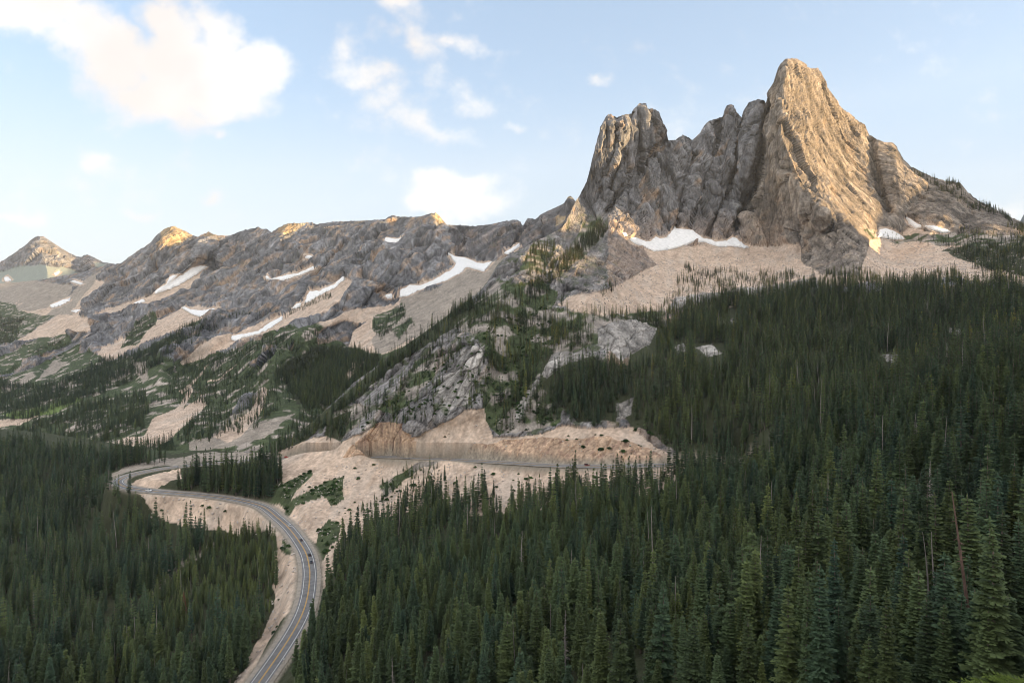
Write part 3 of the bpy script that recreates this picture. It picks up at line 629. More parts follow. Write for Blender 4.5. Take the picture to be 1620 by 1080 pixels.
BACK = [(12, 4), (40, 30), (110, 110), (220, 260), (380, 460), (560, 640)]
tM = TPS(CM); tB = TPS(CB)
build_sheet('M', 'mountain', M_ter, np.arange(-210, 1965, 1.6), TOP_M, 1170., 430, tM, RIDGE_M, BACK, 30., 15., 'granite towers, talus, forested slopes and road bench round the valley')
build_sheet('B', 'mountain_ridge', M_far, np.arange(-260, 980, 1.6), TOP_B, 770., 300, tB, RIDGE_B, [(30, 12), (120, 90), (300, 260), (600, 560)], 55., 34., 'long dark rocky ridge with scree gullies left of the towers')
def depA(px, py): return 5500-(py-373)*14.-np.clip(1-dline([(63,373),(66,400),(75,430)], px, py)/55., 0, 1)*420
build_sheet('A', 'distant_peak', M_far, np.arange(-320, 310, 1.8), TOP_A, 480., 80, depA, [([(150,405),(150,430)],120,18,1),([(110,400),(125,430)],-100,20,1)], [(60, 20), (300, 220), (900, 800)], 90., 45., 'pointed far peak above a greenish scree bowl')

# unseen range added sunward, crest heights set to shade the valley (outside the frame, to the right)
def shade_range():
    H = interp([(-3000,470),(-400,470),(470,470),(640,490),(740,590),(930,590),(1000,520),(1050,402),(1110,390),(1200,430),(1240,500),(1340,540),(1500,600),(1605,735),(1939,858),(2138,975),(2391,1040),(3710,1560),(6000,1600)])
    xs = np.array([1500, 1900, 2200, 2400, 2520, 2600, 2700, 2900, 3300, 4200, 5400.])
    prof = np.array([-.12, .2, .5, .75, .92, 1., .93, .75, .45, .1, -.2])
    ys = np.arange(-3000, 6000, 22.)
    X, Y = np.meshgrid(xs, ys)
    xi = np.linspace(1500, 5400, 120); pf = np.interp(xi, xs, prof)
    X, Y = np.meshgrid(xi, ys); h = H(Y)
    X = X+np.clip(Y-1500, 0, None)*.5
    Z = h*pf+fbm(np.stack([X/260, Y/260, 0*X], -1), 5)*90*np.clip((1-pf)*4, 0, 1)
    Z += ridged(np.stack([X/120, Y/120, 0*X+3], -1), 3)*9
    A = np.stack([X, Y, Z], -1)
    me = make_mesh('unseen_shade_mountain', A.reshape(-1, 3), grid_faces(*X.shape), [M_far])
    c = np.broadcast_to(np.array([.2, .2, .19, 1.]), (X.size, 4)).astype(np.float32)
    at = me.attributes.new('cover', 'FLOAT_COLOR', 'POINT'); at.data.foreach_set('color', c.ravel())
    at = me.attributes.new('rocky', 'FLOAT', 'POINT'); at.data.foreach_set('value', np.ones(X.size, np.float32))
    o = obj('unseen_shade_mountain', me); o['kind'] = 'structure'
shade_range()
# valley ground reaching the horizon
g = np.array([[-9500, -9500, -330], [9500, -9500, -330], [9500, 9500, -330], [-9500, 9500, -330.]])
me = make_mesh('ground', g, [[0, 1, 2, 3]], [simple('valley_floor', (.06, .07, .04), .95, var=.3, scale=.01)])
obj('ground', me, kind='structure')

# ------------------------------------------------------------------ road strip and paint
def ribbon(name, off, hw, lift, mat, a=0, b=None, dash=None, **props):
    C = RC[a:b]; Nn = RN[a:b]
    L = C+Nn*(off+hw); Rr = C+Nn*(off-hw)
    L[:, 2] += lift; Rr[:, 2] += lift
    V = np.stack([Rr, L], 1).reshape(-1, 3)
    f = grid_faces(len(C), 2)
    me = make_mesh(name, V, f[:, ::-1] if True else f, [mat])
    return obj(name, me, **props)
ribbon('road_shoulder', 0, 7.6, .02, M_gravel, kind='structure')
road = ribbon('road', 0, 5.0, .10, M_asph, kind='structure')
for nm, off, hw, mt in (('white_edge_line', -3.75, .17, M_white), ('white_edge_line', 3.75, .17, M_white), ('yellow_centre_line', -.24, .13, M_yellow), ('yellow_centre_line', .24, .13, M_yellow)):
    ribbon(nm, off, hw, .14, mt, kind='structure')

# ------------------------------------------------------------------ snow patches draped on the slopes
def snow(key, poly, label, lift=1.2):
    S = SHEETS[key]; PX, PY, P = S['PX'], S['PY'], S['P']
    xs = [p[0] for p in poly]; ys = [p[1] for p in poly]
    j0, j1 = np.searchsorted(PX[0], [min(xs)-4, max(xs)+4])
    sub = PY[:, j0:j1]; rows = np.where((sub > min(ys)-4).any(1) & (sub < max(ys)+4).any(1))[0]
    i0, i1 = rows.min(), rows.max()+1
    def up(A, k=3):
        A = A[i0:i1, j0:j1]; n, m = A.shape[:2]
        ti = np.linspace(0, n-1, (n-1)*k+1); tj = np.linspace(0, m-1, (m-1)*k+1)
        a = np.clip(ti.astype(int), 0, n-2); b = np.clip(tj.astype(int), 0, m-2)
        u = (ti-a)[:, None]; v = (tj-b)[None]
        if A.ndim == 3: u = u[..., None]; v = v[..., None]
        return A[a][:, b]*(1-u)*(1-v)+A[a+1][:, b]*u*(1-v)+A[a][:, b+1]*(1-u)*v+A[a+1][:, b+1]*u*v
    px, py, p, n = up(PX), up(PY), up(P), up(S['n'])
    q = fbm(np.stack([px/7, py/5, 0*px], -1), 3)
    m = inside(poly, px+q*1.6, py+q*1.2)
    # smooth the drape a little, snow fills hollows
    sp = p.copy()
    for _ in range(25):
        sp[1:-1, 1:-1] = (sp[:-2, 1:-1]+sp[2:, 1:-1]+sp[1:-1, :-2]+sp[1:-1, 2:])/4
    inner = m.copy().astype(float)
    for _ in range(2):
        inner[1:-1, 1:-1] = (inner[:-2, 1:-1]+inner[2:, 1:-1]+inner[1:-1, :-2]+inner[1:-1, 2:])/4
    k = np.clip(p[..., 1].mean()/1500, .6, 2.2)
    v = p*(1-inner[..., None]*.9)+sp*inner[..., None]*.9
    v = v+np.array([0, -2.2, 1.6])*k*lift*(inner[..., None]*1.5)-np.array([0, -.4, .4])*(1-inner[..., None])
    f = grid_faces(*px.shape); ok = m.ravel()[f].any(1)
    f = f[ok]; used, inv = np.unique(f, return_inverse=True)
    me = make_mesh('snow_patch', v.reshape(-1, 3)[used], inv.reshape(f.shape)[:, ::-1], [M_snow], smooth=True)
    obj('snow_patch', me, label=label, category='snow patch', group='old snow patches in the gullies and under the cliffs')
for k, poly, lab in SN:
    if lab != 'x': snow(k, poly, lab)
# a white remnant by the knoll

# ------------------------------------------------------------------ conifers
def crown_data(seed, H, R=2.3, base=.14, levels=34, nb=7, ns=6, tw=.26, droop=.32, sparse=0., power=.85, width=1.0, curve=1.0):
    r = np.random.default_rng(seed); V = []; Fc = []; n = 0
    def rh(p0, p1, w, sag=0.):
        nonlocal n
        d = p1-p0; l = np.linalg.norm(d)+1e-6
        side = np.cross(d, (0, 0, 1)); side /= np.linalg.norm(side)+1e-6
        side = side+r.normal(0, .35, 3); side /= np.linalg.norm(side)
        mid = p0+d*.45+np.array([0, 0, -sag])
        V.extend([p0, mid+side*w/2, p1, mid-side*w/2]); Fc.append((n, n+1, n+2, n+3)); n += 4
    lobes = r.uniform(.6, 1.2, 9)
    for k in range(levels):
        t = (k+r.uniform(-.3, .3))/levels; t = min(max(t, 0), .985)
        z = H*(base+(1-base)*t)
        rad = R*(1-t)**power*(.35+.65*min(1, t*5+.35))*r.uniform(.72, 1.12)+.12
        ph = r.uniform(0, 6.28)
        for b in range(nb if t < .85 else max(3, nb-3)):
            if r.random() < sparse*(1 if t < .9 else .3): continue
            az = ph+b*2*math.pi/nb+r.uniform(-.35, .35)
            L = rad*r.uniform(.65, 1.12)*lobes[int(az*1.4) % 9]
            out = np.array([math.cos(az), math.sin(az), 0.]); up = np.array([0, 0, 1.])
            dr = droop*r.uniform(.6, 1.4)*(1.2-t)
            def pt(s): return out*L*s+up*(z+L*(-dr*s*1.3+.32*dr*s*s*2*curve+.25*t*s))
            lat = np.array([-out[1], out[0], 0.])
            m = max(2, int(ns*(.5+.5*(1-t))))
            for q in range(m):
                s = .18+.8*(q+r.uniform(0, .6))/m; p = pt(min(s, 1))
                tl = (L*.42*(1-s)+.18+.12*R)*r.uniform(.7, 1.25)
                for sg in (-1, 1):
                    rh(p, p+out*tl*.62+lat*sg*tl*.72+up*(-.16*tl+r.uniform(-.12, .1)), tw*width*r.uniform(.8, 1.3), .05)
            rh(pt(.05), pt(1.0)+up*.02, tw*width*1.3, .02)
    for q in range(5): rh(np.array([0, 0, H*(.93+.01*q)]), np.array([r.normal(0, .12), r.normal(0, .12), H*(.965+.012*q)]), tw*.9)
    rh(np.array([0, 0, H*.95]), np.array([0, 0, H*1.01]), .18)
    return np.array(V), np.array(Fc)
def trunk_data(seed, H, r0, sides=7, bend=.25, stubs=0, top=1., stublen=1.2):
    r = np.random.default_rng(seed); mb = MB(); n = 8
    zz = np.linspace(-1.5, H*top, n); b = r.uniform(-bend, bend, 2)
    pts = np.stack([b[0]*np.sin(zz/H*2.5), b[1]*np.sin(zz/H*3), zz], -1)
    mb.tube(pts, r0*(1-np.linspace(0, 1, n)*.9)+.02, sides)
    for k in range(stubs):
        t = r.uniform(.25, .97); z = H*top*t; az = r.uniform(0, 6.28); L = stublen*r.uniform(.3, 1.2)*(1.15-t)
        p0 = np.array([b[0]*math.sin(z/H*2.5), b[1]*math.sin(z/H*3), z]); d = np.array([math.cos(az), math.sin(az), r.uniform(-.35, .25)])
        mb.tube([p0, p0+d*L*.55, p0+d*L+np.array([0, 0, -.12*L])], [.06+.03*r0, .045, .015], 3)
    return mb.data()[:2]

H0 = 24.
HI = []; CROWN = []; TRUNK = []
specs = [dict(R=3.1, nb=8, base=.10), dict(R=2.7, nb=8, base=.14, power=.8), dict(R=3.7, nb=9, base=.08, power=.95), dict(R=2.3, nb=8, base=.18, power=.75, levels=38),
         dict(R=2.9, nb=7, base=.24, sparse=.2, power=.75), dict(R=3.0, nb=7, base=.12, sparse=.1, levels=30), dict(R=4.0, nb=9, base=.05, power=1.0, levels=36), dict(R=2.5, nb=6, base=.3, sparse=.3, power=.65)]
for i, sp in enumerate(specs):
    sp.setdefault('levels', 36); CROWN.append(crown_data(100+i, H0, ns=6, tw=.50, **sp)); TRUNK.append(trunk_data(200+i, H0, .28, stubs=10))
lo = [dict(R=2.9, nb=7, base=.10, levels=19), dict(R=2.5, nb=6, base=.15, levels=20, power=.8), dict(R=3.4, nb=7, base=.08, levels=18, power=.95), dict(R=2.2, nb=6, base=.2, levels=21, power=.75), dict(R=2.8, nb=6, base=.22, levels=18, sparse=.2, power=.75), dict(R=2.6, nb=6, base=.05, levels=17, power=.9)]
LOW = [(crown_data(300+i, H0, ns=3, tw=.85, **sp), trunk_data(320+i, H0, .26, sides=4)) for i, sp in enumerate(lo)]
LAR = [(crown_data(400+i, H0, ns=3, tw=.6, R=2.3-.2*i, nb=5, base=.22, levels=20, sparse=.22+.1*(i % 2), power=.62), trunk_data(420+i, H0, .25, sides=4)) for i in range(4)]
def joined(name, cr, tr, mc, mtk):
    V = np.concatenate([cr[0], tr[0]]); Fq = np.concatenate([cr[1], tr[1]+len(cr[0])])
    return make_mesh(name, V, Fq, [mc, mtk], matidx=np.r_[np.zeros(len(cr[1])), np.ones(len(tr[1]))])
def proto_collection(name, meshes):
    c = bpy.data.collections.new(name)
    for i, me in enumerate(meshes):
        o = bpy.data.objects.new('%s_%02d' % (name, i), me); c.objects.link(o)
    return c
C_fir = proto_collection('fir_kind', [joined('fir', LOW[i][0], LOW[i][1], M_fir, M_bark) for i in range(6)]+[joined('fir', CROWN[i], TRUNK[i], M_fir, M_bark) for i in range(8)])
C_lar = proto_collection('larch_kind', [joined('larch', a, b, M_larch, M_bark) for a, b in LAR])
def bush_data(seed, R=1.6, n=150):
    r = np.random.default_rng(seed); V = []; Fq = []
    for k in range(n):
        a = r.uniform(0, 6.28); e = r.uniform(0, 1)**.6; rr = R*r.uniform(.55, 1.)*(.8+.3*math.sin(a*3+seed))
        p = np.array([math.cos(a)*rr*math.sqrt(1-e*e*.9), math.sin(a)*rr*math.sqrt(1-e*e*.9), e*R*.75])
        u = r.normal(size=3); u /= np.linalg.norm(u); w = np.cross(u, r.normal(size=3)); w /= np.linalg.norm(w)
        s = R*r.uniform(.16, .32)
        V += [p-u*s, p+w*s*.6, p+u*s, p-w*s*.6]; Fq.append((4*k, 4*k+1, 4*k+2, 4*k+3))
    return make_mesh('shrub', np.array(V), np.array(Fq), [M_bush])
C_bush = proto_collection('shrub_kind', [bush_data(i) for i in range(4)])
def rock_mesh(seed, name='boulder', mat=None):
    r = np.random.default_rng(seed); nu, nv = 9, 7
    th = np.linspace(0, 2*math.pi, nu+1)[:-1]; ph = np.linspace(.12, math.pi-.12, nv)
    T, Pp = np.meshgrid(th, ph); p = np.stack([np.cos(T)*np.sin(Pp), np.sin(T)*np.sin(Pp), np.cos(Pp)], -1)
    pl = r.normal(size=(9, 3)); pl /= np.linalg.norm(pl, axis=1, keepdims=True)   # cut by planes: angular
    s = 1/np.maximum((p@pl.T)/r.uniform(.6, .95, 9), 1e-3).max(-1); s = np.minimum(s, 1.15)
    p = p*s[..., None]*np.array([1, .8, .65]); V = p.reshape(-1, 3); Fq = []
    for i in range(nv-1):
        for j in range(nu): Fq.append((i*nu+j, (i+1)*nu+j, (i+1)*nu+(j+1) % nu, i*nu+(j+1) % nu))
    V = np.vstack([V, [[0, 0, p[0, :, 2].mean()]], [[0, 0, p[-1, :, 2].mean()]]])
    for j in range(nu): Fq.append((len(V)-2, j, (j+1) % nu, (j+1) % nu)); Fq.append((len(V)-1, (nv-1)*nu+(j+1) % nu, (nv-1)*nu+j, (nv-1)*nu+j))
    mb = MB(); mb.add(V, np.array(Fq)); return mb.build(name, [mat or M_stone])
C_rock = proto_collection('boulder_kind', [rock_mesh(i) for i in range(5)])

def scatter_object(name, coll, pts, rot, scl, idx, tint, label):
    me = bpy.data.meshes.new(name); me.vertices.add(len(pts)); me.vertices.foreach_set('co', np.asarray(pts, np.float32).ravel())
    for nm, ty, key, arr in (('rot', 'FLOAT_VECTOR', 'vector', rot), ('scl', 'FLOAT_VECTOR', 'vector', scl), ('idx', 'INT', 'value', idx), ('tint', 'FLOAT', 'value', tint)):
        a = me.attributes.new(nm, ty, 'POINT'); a.data.foreach_set(key, np.asarray(arr, np.int32 if ty == 'INT' else np.float32).ravel())
    o = obj(name, me, kind='stuff', label=label)
    ng = bpy.data.node_groups.new(name+'_scatter', 'GeometryNodeTree')
    ng.interface.new_socket('Geometry', in_out='INPUT', socket_type='NodeSocketGeometry'); ng.interface.new_socket('Geometry', in_out='OUTPUT', socket_type='NodeSocketGeometry')
    gi = ng.nodes.new('NodeGroupInput'); go = ng.nodes.new('NodeGroupOutput')
    ci = ng.nodes.new('GeometryNodeCollectionInfo'); ci.inputs['Collection'].default_value = coll; ci.inputs['Separate Children'].default_value = True; ci.inputs['Reset Children'].default_value = True
    ip = ng.nodes.new('GeometryNodeInstanceOnPoints'); ip.inputs['Pick Instance'].default_value = True
    def attr(nm, ty):
        n = ng.nodes.new('GeometryNodeInputNamedAttribute'); n.data_type = ty; n.inputs['Name'].default_value = nm
        return n.outputs['Attribute']
    ng.links.new(gi.outputs[0], ip.inputs['Points']); ng.links.new(ci.outputs[0], ip.inputs['Instance'])
    ng.links.new(attr('idx', 'INT'), ip.inputs['Instance Index']); ng.links.new(attr('scl', 'FLOAT_VECTOR'), ip.inputs['Scale'])
    er = ng.nodes.new('FunctionNodeEulerToRotation'); ng.links.new(attr('rot', 'FLOAT_VECTOR'), er.inputs[0]); ng.links.new(er.outputs[0], ip.inputs['Rotation'])
    ng.links.new(ip.outputs[0], go.inputs[0])
    md = o.modifiers.new('scatter', 'NODES'); md.node_group = ng
    return o

# ------------------------------------------------------------------ where things grow (survey polygons of root positions, stems per m2)
TREES_M = [  # density, height, kind mix (share of larch), tint, polygon
 (0., 10, 0., .3, [(1094,544),(1148,544),(1146,588),(1098,588)]),(0., 10, 0., .3, [(1060,543),(1088,543),(1086,572),(1064,572)]),(0., 10, 0., .3, [(1134,504),(1165,504),(1165,528),(1134,528)]),(0., 10, 0., .3, [(1385,556),(1422,556),(1420,596),(1390,592)]),
 (.030, 24, .0, .2, [(-220,700),(0,702),(100,716),(180,725),(262,731),(262,735),(205,739),(172,745),(150,760),(165,788),(192,798),(228,836),(285,850),(330,848),(345,852),(300,890),(262,925),(225,960),(240,1000),(300,1010),(380,1000),(420,985),(412,1012),(370,1085),(320,1175),(-220,1175)]),
 (.06, 14, .0, 1.0, [(348,850),(400,852),(435,864),(437,905),(435,960),(422,985),(380,1000),(300,1010),(240,1000),(228,960),(275,925),(315,890)]),
 (.005, 9, .0, .7, [(335,856),(352,862),(300,895),(262,935),(240,930),(280,885)]),
 (.10, 24, .0, .2, [(250,775),(300,761),(380,755),(435,745),(447,758),(430,778),(405,790),(360,782),(318,777),(262,775)]),
 (.038, 21, .0, .4, [(514,912),(535,880),(565,855),(605,826),(640,800),(668,788),(690,785),(703,800),(715,812),(735,800),(760,783),(790,790),(850,792),(905,775),(960,768),(1020,766),(1066,752),(1085,735),(1120,722),(1135,690),(1230,650),(1400,700),(1980,800),(1980,1175),(445,1175),(470,1085),(488,1040),(507,1000),(514,960)]),
 (.034, 21, .05, .6, [(1085,735),(1060,715),(1030,690),(1004,668),(1000,620),(1030,590),(1060,560),(1050,530),(1090,500),(1120,482),(1200,470),(1300,462),(1400,460),(1500,458),(1620,466),(1980,480),(1980,800),(1400,700),(1230,650),(1135,690),(1120,722)]),
 (.026, 15, .35, .8, [(1040,530),(1055,495),(1110,474),(1200,461),(1290,453),(1400,449),(1500,446),(1620,455),(1620,472),(1300,472),(1200,492),(1120,540),(1090,620),(1040,600)]),
 (.013, 12, .5, .7, [(1040,500),(1060,462),(1100,440),(1200,436),(1290,436),(1400,438),(1500,430),(1620,436),(1620,460),(1290,456),(1110,480),(1050,515)]),
 (.05, 20, .0, .25, [(868,600),(900,585),(960,590),(1000,610),(990,650),(975,668),(930,676),(895,668),(875,640)]),
 (.03, 17, .1, .4, [(860,585),(900,565),(960,575),(1010,580),(1050,570),(1060,600),(1000,625),(990,600),(900,590)]),
 (.04, 19, .1, .45, [(985,625),(1040,595),(1070,640),(1085,700),(1060,712),(1005,670)]),
 (.030, 15, .4, .55, [(770,520),(800,470),(850,480),(880,510),(950,505),(1040,505),(1060,520),(940,510),(900,545),(860,570),(800,600),(770,590)]),
 (.04, 17, .25, .4, [(800,540),(850,530),(930,520),(940,545),(880,565),(850,590),(840,650),(800,620)]),
 (.02, 14, .85, .8, [(850,500),(1000,495),(1100,490),(1120,500),(1040,515),(960,508),(860,512)]),
 (.035, 15, .05, .3, strip([(752,487),(700,522),(640,562),(590,606),(530,655),(475,698),(430,722)], 24, 14)),
 (.03, 14, .05, .3, strip([(955,360),(925,390),(890,425),(850,460),(800,500),(760,530)], 20, 30)),
 (.012, 12, .1, .3, [(825,420),(850,385),(880,385),(870,430),(840,455)]),
 (.022, 12, .15, .4, [(700,530),(760,470),(860,450),(900,480),(880,540),(780,640),(700,660),(560,690),(540,680),(640,600)]),
 (.05, 15, 0., .25, [(514,702),(518,672),(560,655),(548,690),(530,704)]), (.03, 14, 0., .3, [(660,590),(690,570),(690,610),(650,650),(620,660),(600,655)]),
 (.035, 16, .15, .35, [(770,640),(800,590),(850,610),(885,650),(888,670),(840,678),(790,688),(768,670)]),
 (.02, 12, .2, .3, [(1080,436),(1120,430),(1190,436),(1190,448),(1120,452),(1085,450)]),(.008, 12, .4, .4, [(1060,455),(1290,445),(1400,440),(1300,462),(1110,480)]),
 (.010, 11, .5, .6, [(1385,375),(1500,372),(1640,372),(1640,395),(1500,388),(1400,384)]),(.028, 12, .4, .5, [(1500,400),(1545,392),(1640,392),(1980,400),(1980,450),(1640,445),(1560,425)]),
 (.03, 12, .3, .6, [(1440,268),(1500,290),(1560,325),(1620,355),(1700,392),(1700,402),(1610,362),(1550,335),(1500,302),(1440,280)]),
 (.03, 11, 0., .3, [(940,455),(975,452),(970,470),(955,475)]),(.02, 10, 0., .3, [(1300,432),(1320,428),(1320,440),(1302,442)]),
 (.010, 9, 0., .5, [(645,790),(600,800),(560,830),(600,760),(660,735),(700,740),(690,780)]),
]
TREES_B = [
 (.028, 15, .0, .25, [(-200,620),(0,605),(60,612),(110,600),(160,570),(230,556),(300,520),(330,505),(300,545),(230,590),(160,625),(120,640),(60,660),(0,668),(-200,680)]),
 (.02, 13, .05, .3, [(40,560),(100,535),(110,545),(60,565)]),(.02, 12, .05, .3, [(-200,500),(0,500),(40,505),(20,545),(-200,560)]),
 (.040, 17, .0, .6, [(480,570),(500,552),(560,556),(600,566),(590,600),(540,645),(480,650),(455,610),(430,600),(455,575)]),
 (.022, 15, .02, .3, [(20,685),(60,668),(130,640),(230,620),(240,650),(225,680),(150,705),(60,700)]),
 (.012, 13, .05, .3, [(240,640),(300,570),(370,555),(440,535),(500,520),(560,560),(560,600),(450,640),(400,680),(330,700),(290,700),(330,640)]),
 (.035, 15, 0., .2, [(280,697),(300,668),(345,645),(350,655),(330,685),(295,703)]),(.035, 16, 0., .2, [(210,722),(225,705),(265,700),(285,712),(262,728),(215,730)]),
 (.018, 12, 0., .3, [(590,515),(640,485),(640,505),(600,540)]),(.02, 12, 0., .3, [(620,530),(650,507),(655,515),(630,542)]),(.02, 12, .0, .3, [(470,660),(500,640),(560,600),(600,570),(560,640),(470,700),(430,722)]),
 (.014, 10, 0., .3, [(225,500),(245,500),(245,515),(215,545),(190,550),(200,530)]),(.012, 10, .1, .3, strip([(285,520),(380,500),(450,500),(520,470)], 8)),
]
BUSH_M = [(.03, [(500,840),(520,820),(540,830),(530,870),(510,880),(500,930),(516,960),(500,1000),(480,1040),(470,1090),(458,1090),(480,1040),(505,980),(508,920),(498,870)]),
 (.05, [(440,790),(425,785),(445,765),(470,755),(490,745),(495,752),(470,775),(455,798)]),(.045, [(442,812),(460,790),(500,770),(520,758),(545,755),(545,790),(525,800),(510,785),(470,800),(450,815)]),
 (.05, [(190,785),(225,785),(225,796),(200,798)]),(.04, [(400,805),(425,810),(425,825),(405,822)]),(.03, [(450,850),(465,870),(460,900),(440,890)]),(.03, [(150,762),(165,735),(178,728),(180,742),(170,760),(172,785)]),
 (.004, [(445,750),(560,735),(700,732),(1000,745),(1000,790),(700,815),(560,850),(470,840),(440,800)]),(.012, [(600,770),(660,735),(700,728),(650,765),(610,795)]),
 (.003, [(440,860),(470,880),(474,940),(440,1010),(400,1060),(425,980),(436,900)]),(.003, [(195,790),(300,792),(400,805),(430,830),(400,850),(300,830)]),
 (.006, [(760,700),(860,680),(900,672),(1000,676),(1060,722),(1000,720),(860,705)]),(.0035, [(600,690),(700,655),(760,650),(760,690),(640,700)]),
 (.05, [(790,690),(770,660),(800,600),(850,610),(890,672),(840,682)]),(.03, [(560,690),(640,610),(700,560),(760,520),(860,480),(880,540),(780,640),(620,670)]),
 (.03, [(1000,665),(1035,690),(1085,728),(1085,745),(1060,735),(1030,708),(1000,680)])]
BOULD = [(.09, (.35, 1.3), [(445,750),(560,728),(1060,740),(1000,795),(700,820),(560,850),(470,845),(435,805)]),(.09, (.4, 1.7), [(170,778),(300,790),(400,803),(440,840),(470,880),(472,940),(450,990),(400,1060),(350,1120),(425,980),(436,860),(345,840),(240,820)]),
 (.05, (.4, 1.6), [(345,857),(310,878),(280,893),(262,912),(250,932),(262,930),(285,900),(350,864)]),(.03, (.5, 2.4), [(880,480),(1000,410),(1200,400),(1400,380),(1620,400),(1620,440),(1290,445),(1060,490),(920,500)]),
 (.012, (.6, 2.2), [(1060,478),(1290,440),(1300,455),(1130,485)]),(.02, (.4, 1.3), [(600,690),(760,655),(1000,680),(1060,725),(600,715)])]

def cells(key):
    S = SHEETS[key]; P, PX, PY = S['P'], S['PX'], S['PY']
    a = P[1:, :-1]-P[:-1, :-1]; b = P[:-1, 1:]-P[:-1, :-1]
    hor = np.abs(a[..., 0]*b[..., 1]-a[..., 1]*b[..., 0])
    return S, hor, (PX[:-1, :-1]+PX[1:, 1:])/2, (PY[:-1, :-1]+PY[1:, 1:])/2
CELLS = {k: cells(k) for k in 'MB'}
def sample(key, dens, r, jit=5.):
    S, hor, cx, cy = CELLS[key]
    lam = (dens*hor).ravel(); tot = lam.sum(); n = r.poisson(tot)
    if n == 0: return np.zeros((0, 3)), np.zeros(0), np.zeros(0)
    c = np.searchsorted(np.cumsum(lam), r.random(n)*tot); c = np.clip(c, 0, lam.size-1)
    i, j = np.unravel_index(c, hor.shape); u = r.random(n)[:, None]; v = r.random(n)[:, None]
    P = S['P']; p = P[i, j]*(1-u)*(1-v)+P[i+1, j]*u*(1-v)+P[i, j+1]*(1-u)*v+P[i+1, j+1]*u*v
    return p, cx[i, j], cy[i, j]
def warp(cx, cy):
    a = fbm(np.stack([cx/22, cy/22, 0*cx+4.4], -1), 3); b = fbm(np.stack([cx/22, cy/22, 0*cx+8.8], -1), 3)
    return cx+a*9, cy+b*6
tr = np.random.default_rng(21)
T_p = []; T_h = []; T_l = []; T_t = []
for key, LST in (('M', TREES_M), ('B', TREES_B)):
    S, hor, cx, cy = CELLS[key]; qx, qy = warp(cx, cy); done = np.zeros(cx.shape, bool)
    clump = .35+1.3*sstep(-.25, .3, fbm(S['P'][:-1, :-1]/45., 3))
    tl_ = (fbm(np.stack([cx/38, cy/38, 0*cx+6], -1), 3)*26 if key == 'M' else 0*cx)*sstep(1020, 1080, cx)*sstep(560, 500, cy)
    for (d, h, lar, tint, poly) in LST:
        m = inside(poly, qx, qy+tl_) & ~done; done |= m
        dens = d*m*(clump if d < .04 else .75+.25*clump)
        if key == 'M': dens = dens*(SHEETS['road_dist'][:-1, :-1] > 9.5)*(np.where(CELLS['M'][0]['cls'][:-1, :-1] == GRAN, .04, 1))
        if d < .02: dens = dens*1.2
        p, px, py = sample(key, dens, tr)
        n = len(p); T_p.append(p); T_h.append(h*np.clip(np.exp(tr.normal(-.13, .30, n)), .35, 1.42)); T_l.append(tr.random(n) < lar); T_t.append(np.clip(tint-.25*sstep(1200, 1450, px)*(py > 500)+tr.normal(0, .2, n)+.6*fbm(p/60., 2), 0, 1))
T_p = np.concatenate(T_p); T_h = np.concatenate(T_h); T_l = np.concatenate(T_l); T_t = np.concatenate(T_t)
T_px = CX+F*T_p[:, 0]/T_p[:, 1]; T_py = HY-F*T_p[:, 2]/T_p[:, 1]
T_idx = tr.integers(0, 6, len(T_p))
near = T_p[:, 1] < 420; T_idx = np.where(near, 6+tr.integers(0, 8, len(T_p)), T_idx)
T_w = np.clip(tr.normal(1.12, .17, len(T_p)), .7, 1.6)
print('trees', len(T_p), 'larch', T_l.sum(), 'near', near.sum())
sr = np.random.default_rng(9)
cand = np.where((T_px > 0) & (T_px < 1620) & (T_h > 13) & (T_p[:, 1] > 170) & (T_p[:, 1] < 900))[0]
wts = np.where(T_px[cand] < 440, 2.2, 1.)*(T_p[cand, 1]**-.3); pick = sr.choice(cand, 210, replace=False, p=wts/wts.sum())
host = np.zeros(len(T_p), bool); host[pick] = True
def ground_at(px, py, key='M'):
    S = SHEETS[key]; d = (S['PX']-px)**2+(S['PY']-py)**2; k = np.unravel_index(d.argmin(), d.shape); return S['P'][k]
SNAGS = [(1545,1075,300,'red','tall leaning dead tree with reddish bark at the lower right',-.13),(1470,960,120,'grey','pale grey leaning dead trunk left of the tall reddish one',-.10),(1488,990,150,'grey','second pale leaning dead trunk beside the reddish one',-.08),
 (1392,1085,100,'bare','small dead tree full of bare twigs at the bottom right',0.),(1318,1010,100,'bare','dead tree with tangled brown twigs in the lower right forest',-.12),(1255,1020,60,'grey','short broken grey snag leaning left in the lower right',-.2),
 (1038,990,190,'grey','tall silvery snag rising above the forest right of middle',-.03),(1025,880,70,'grey','pale snag behind the tall silvery one',-.03),(896,1075,110,'bare','twiggy dead tree at the bottom middle',.0),(905,940,70,'bare','brownish dead tree with short twigs in the middle forest',.0),
 (576,946,40,'grey','white leaning snag low on the slope right of the road',-.12),(678,1016,35,'grey','white leaning snag in the lower middle forest',-.12),(1224,835,75,'grey','thin pale snag on the upper right slope',-.03),(1212,905,45,'grey','grey snag below the thin pale one',.0),
 (1400,720,35,'grey','pale snag high in the right forest',.0),(1450,680,40,'grey','grey snag in the dark part of the right forest',.0),(1535,880,70,'grey','pale snag near the right edge',0.),(1565,1000,60,'grey','pale bare trunk at the right edge',-.05)]
for px, py, hp, kind, lab, lean in SNAGS:
    p = ground_at(px, min(py, 1165)); v = p[:2]/np.linalg.norm(p[:2]); q = p[:2]-T_p[:, :2]
    along = q@v; side = np.abs(q[:, 0]*v[1]-q[:, 1]*v[0])
    host |= (along > -2.5) & (along < 13) & (side < 2.2)
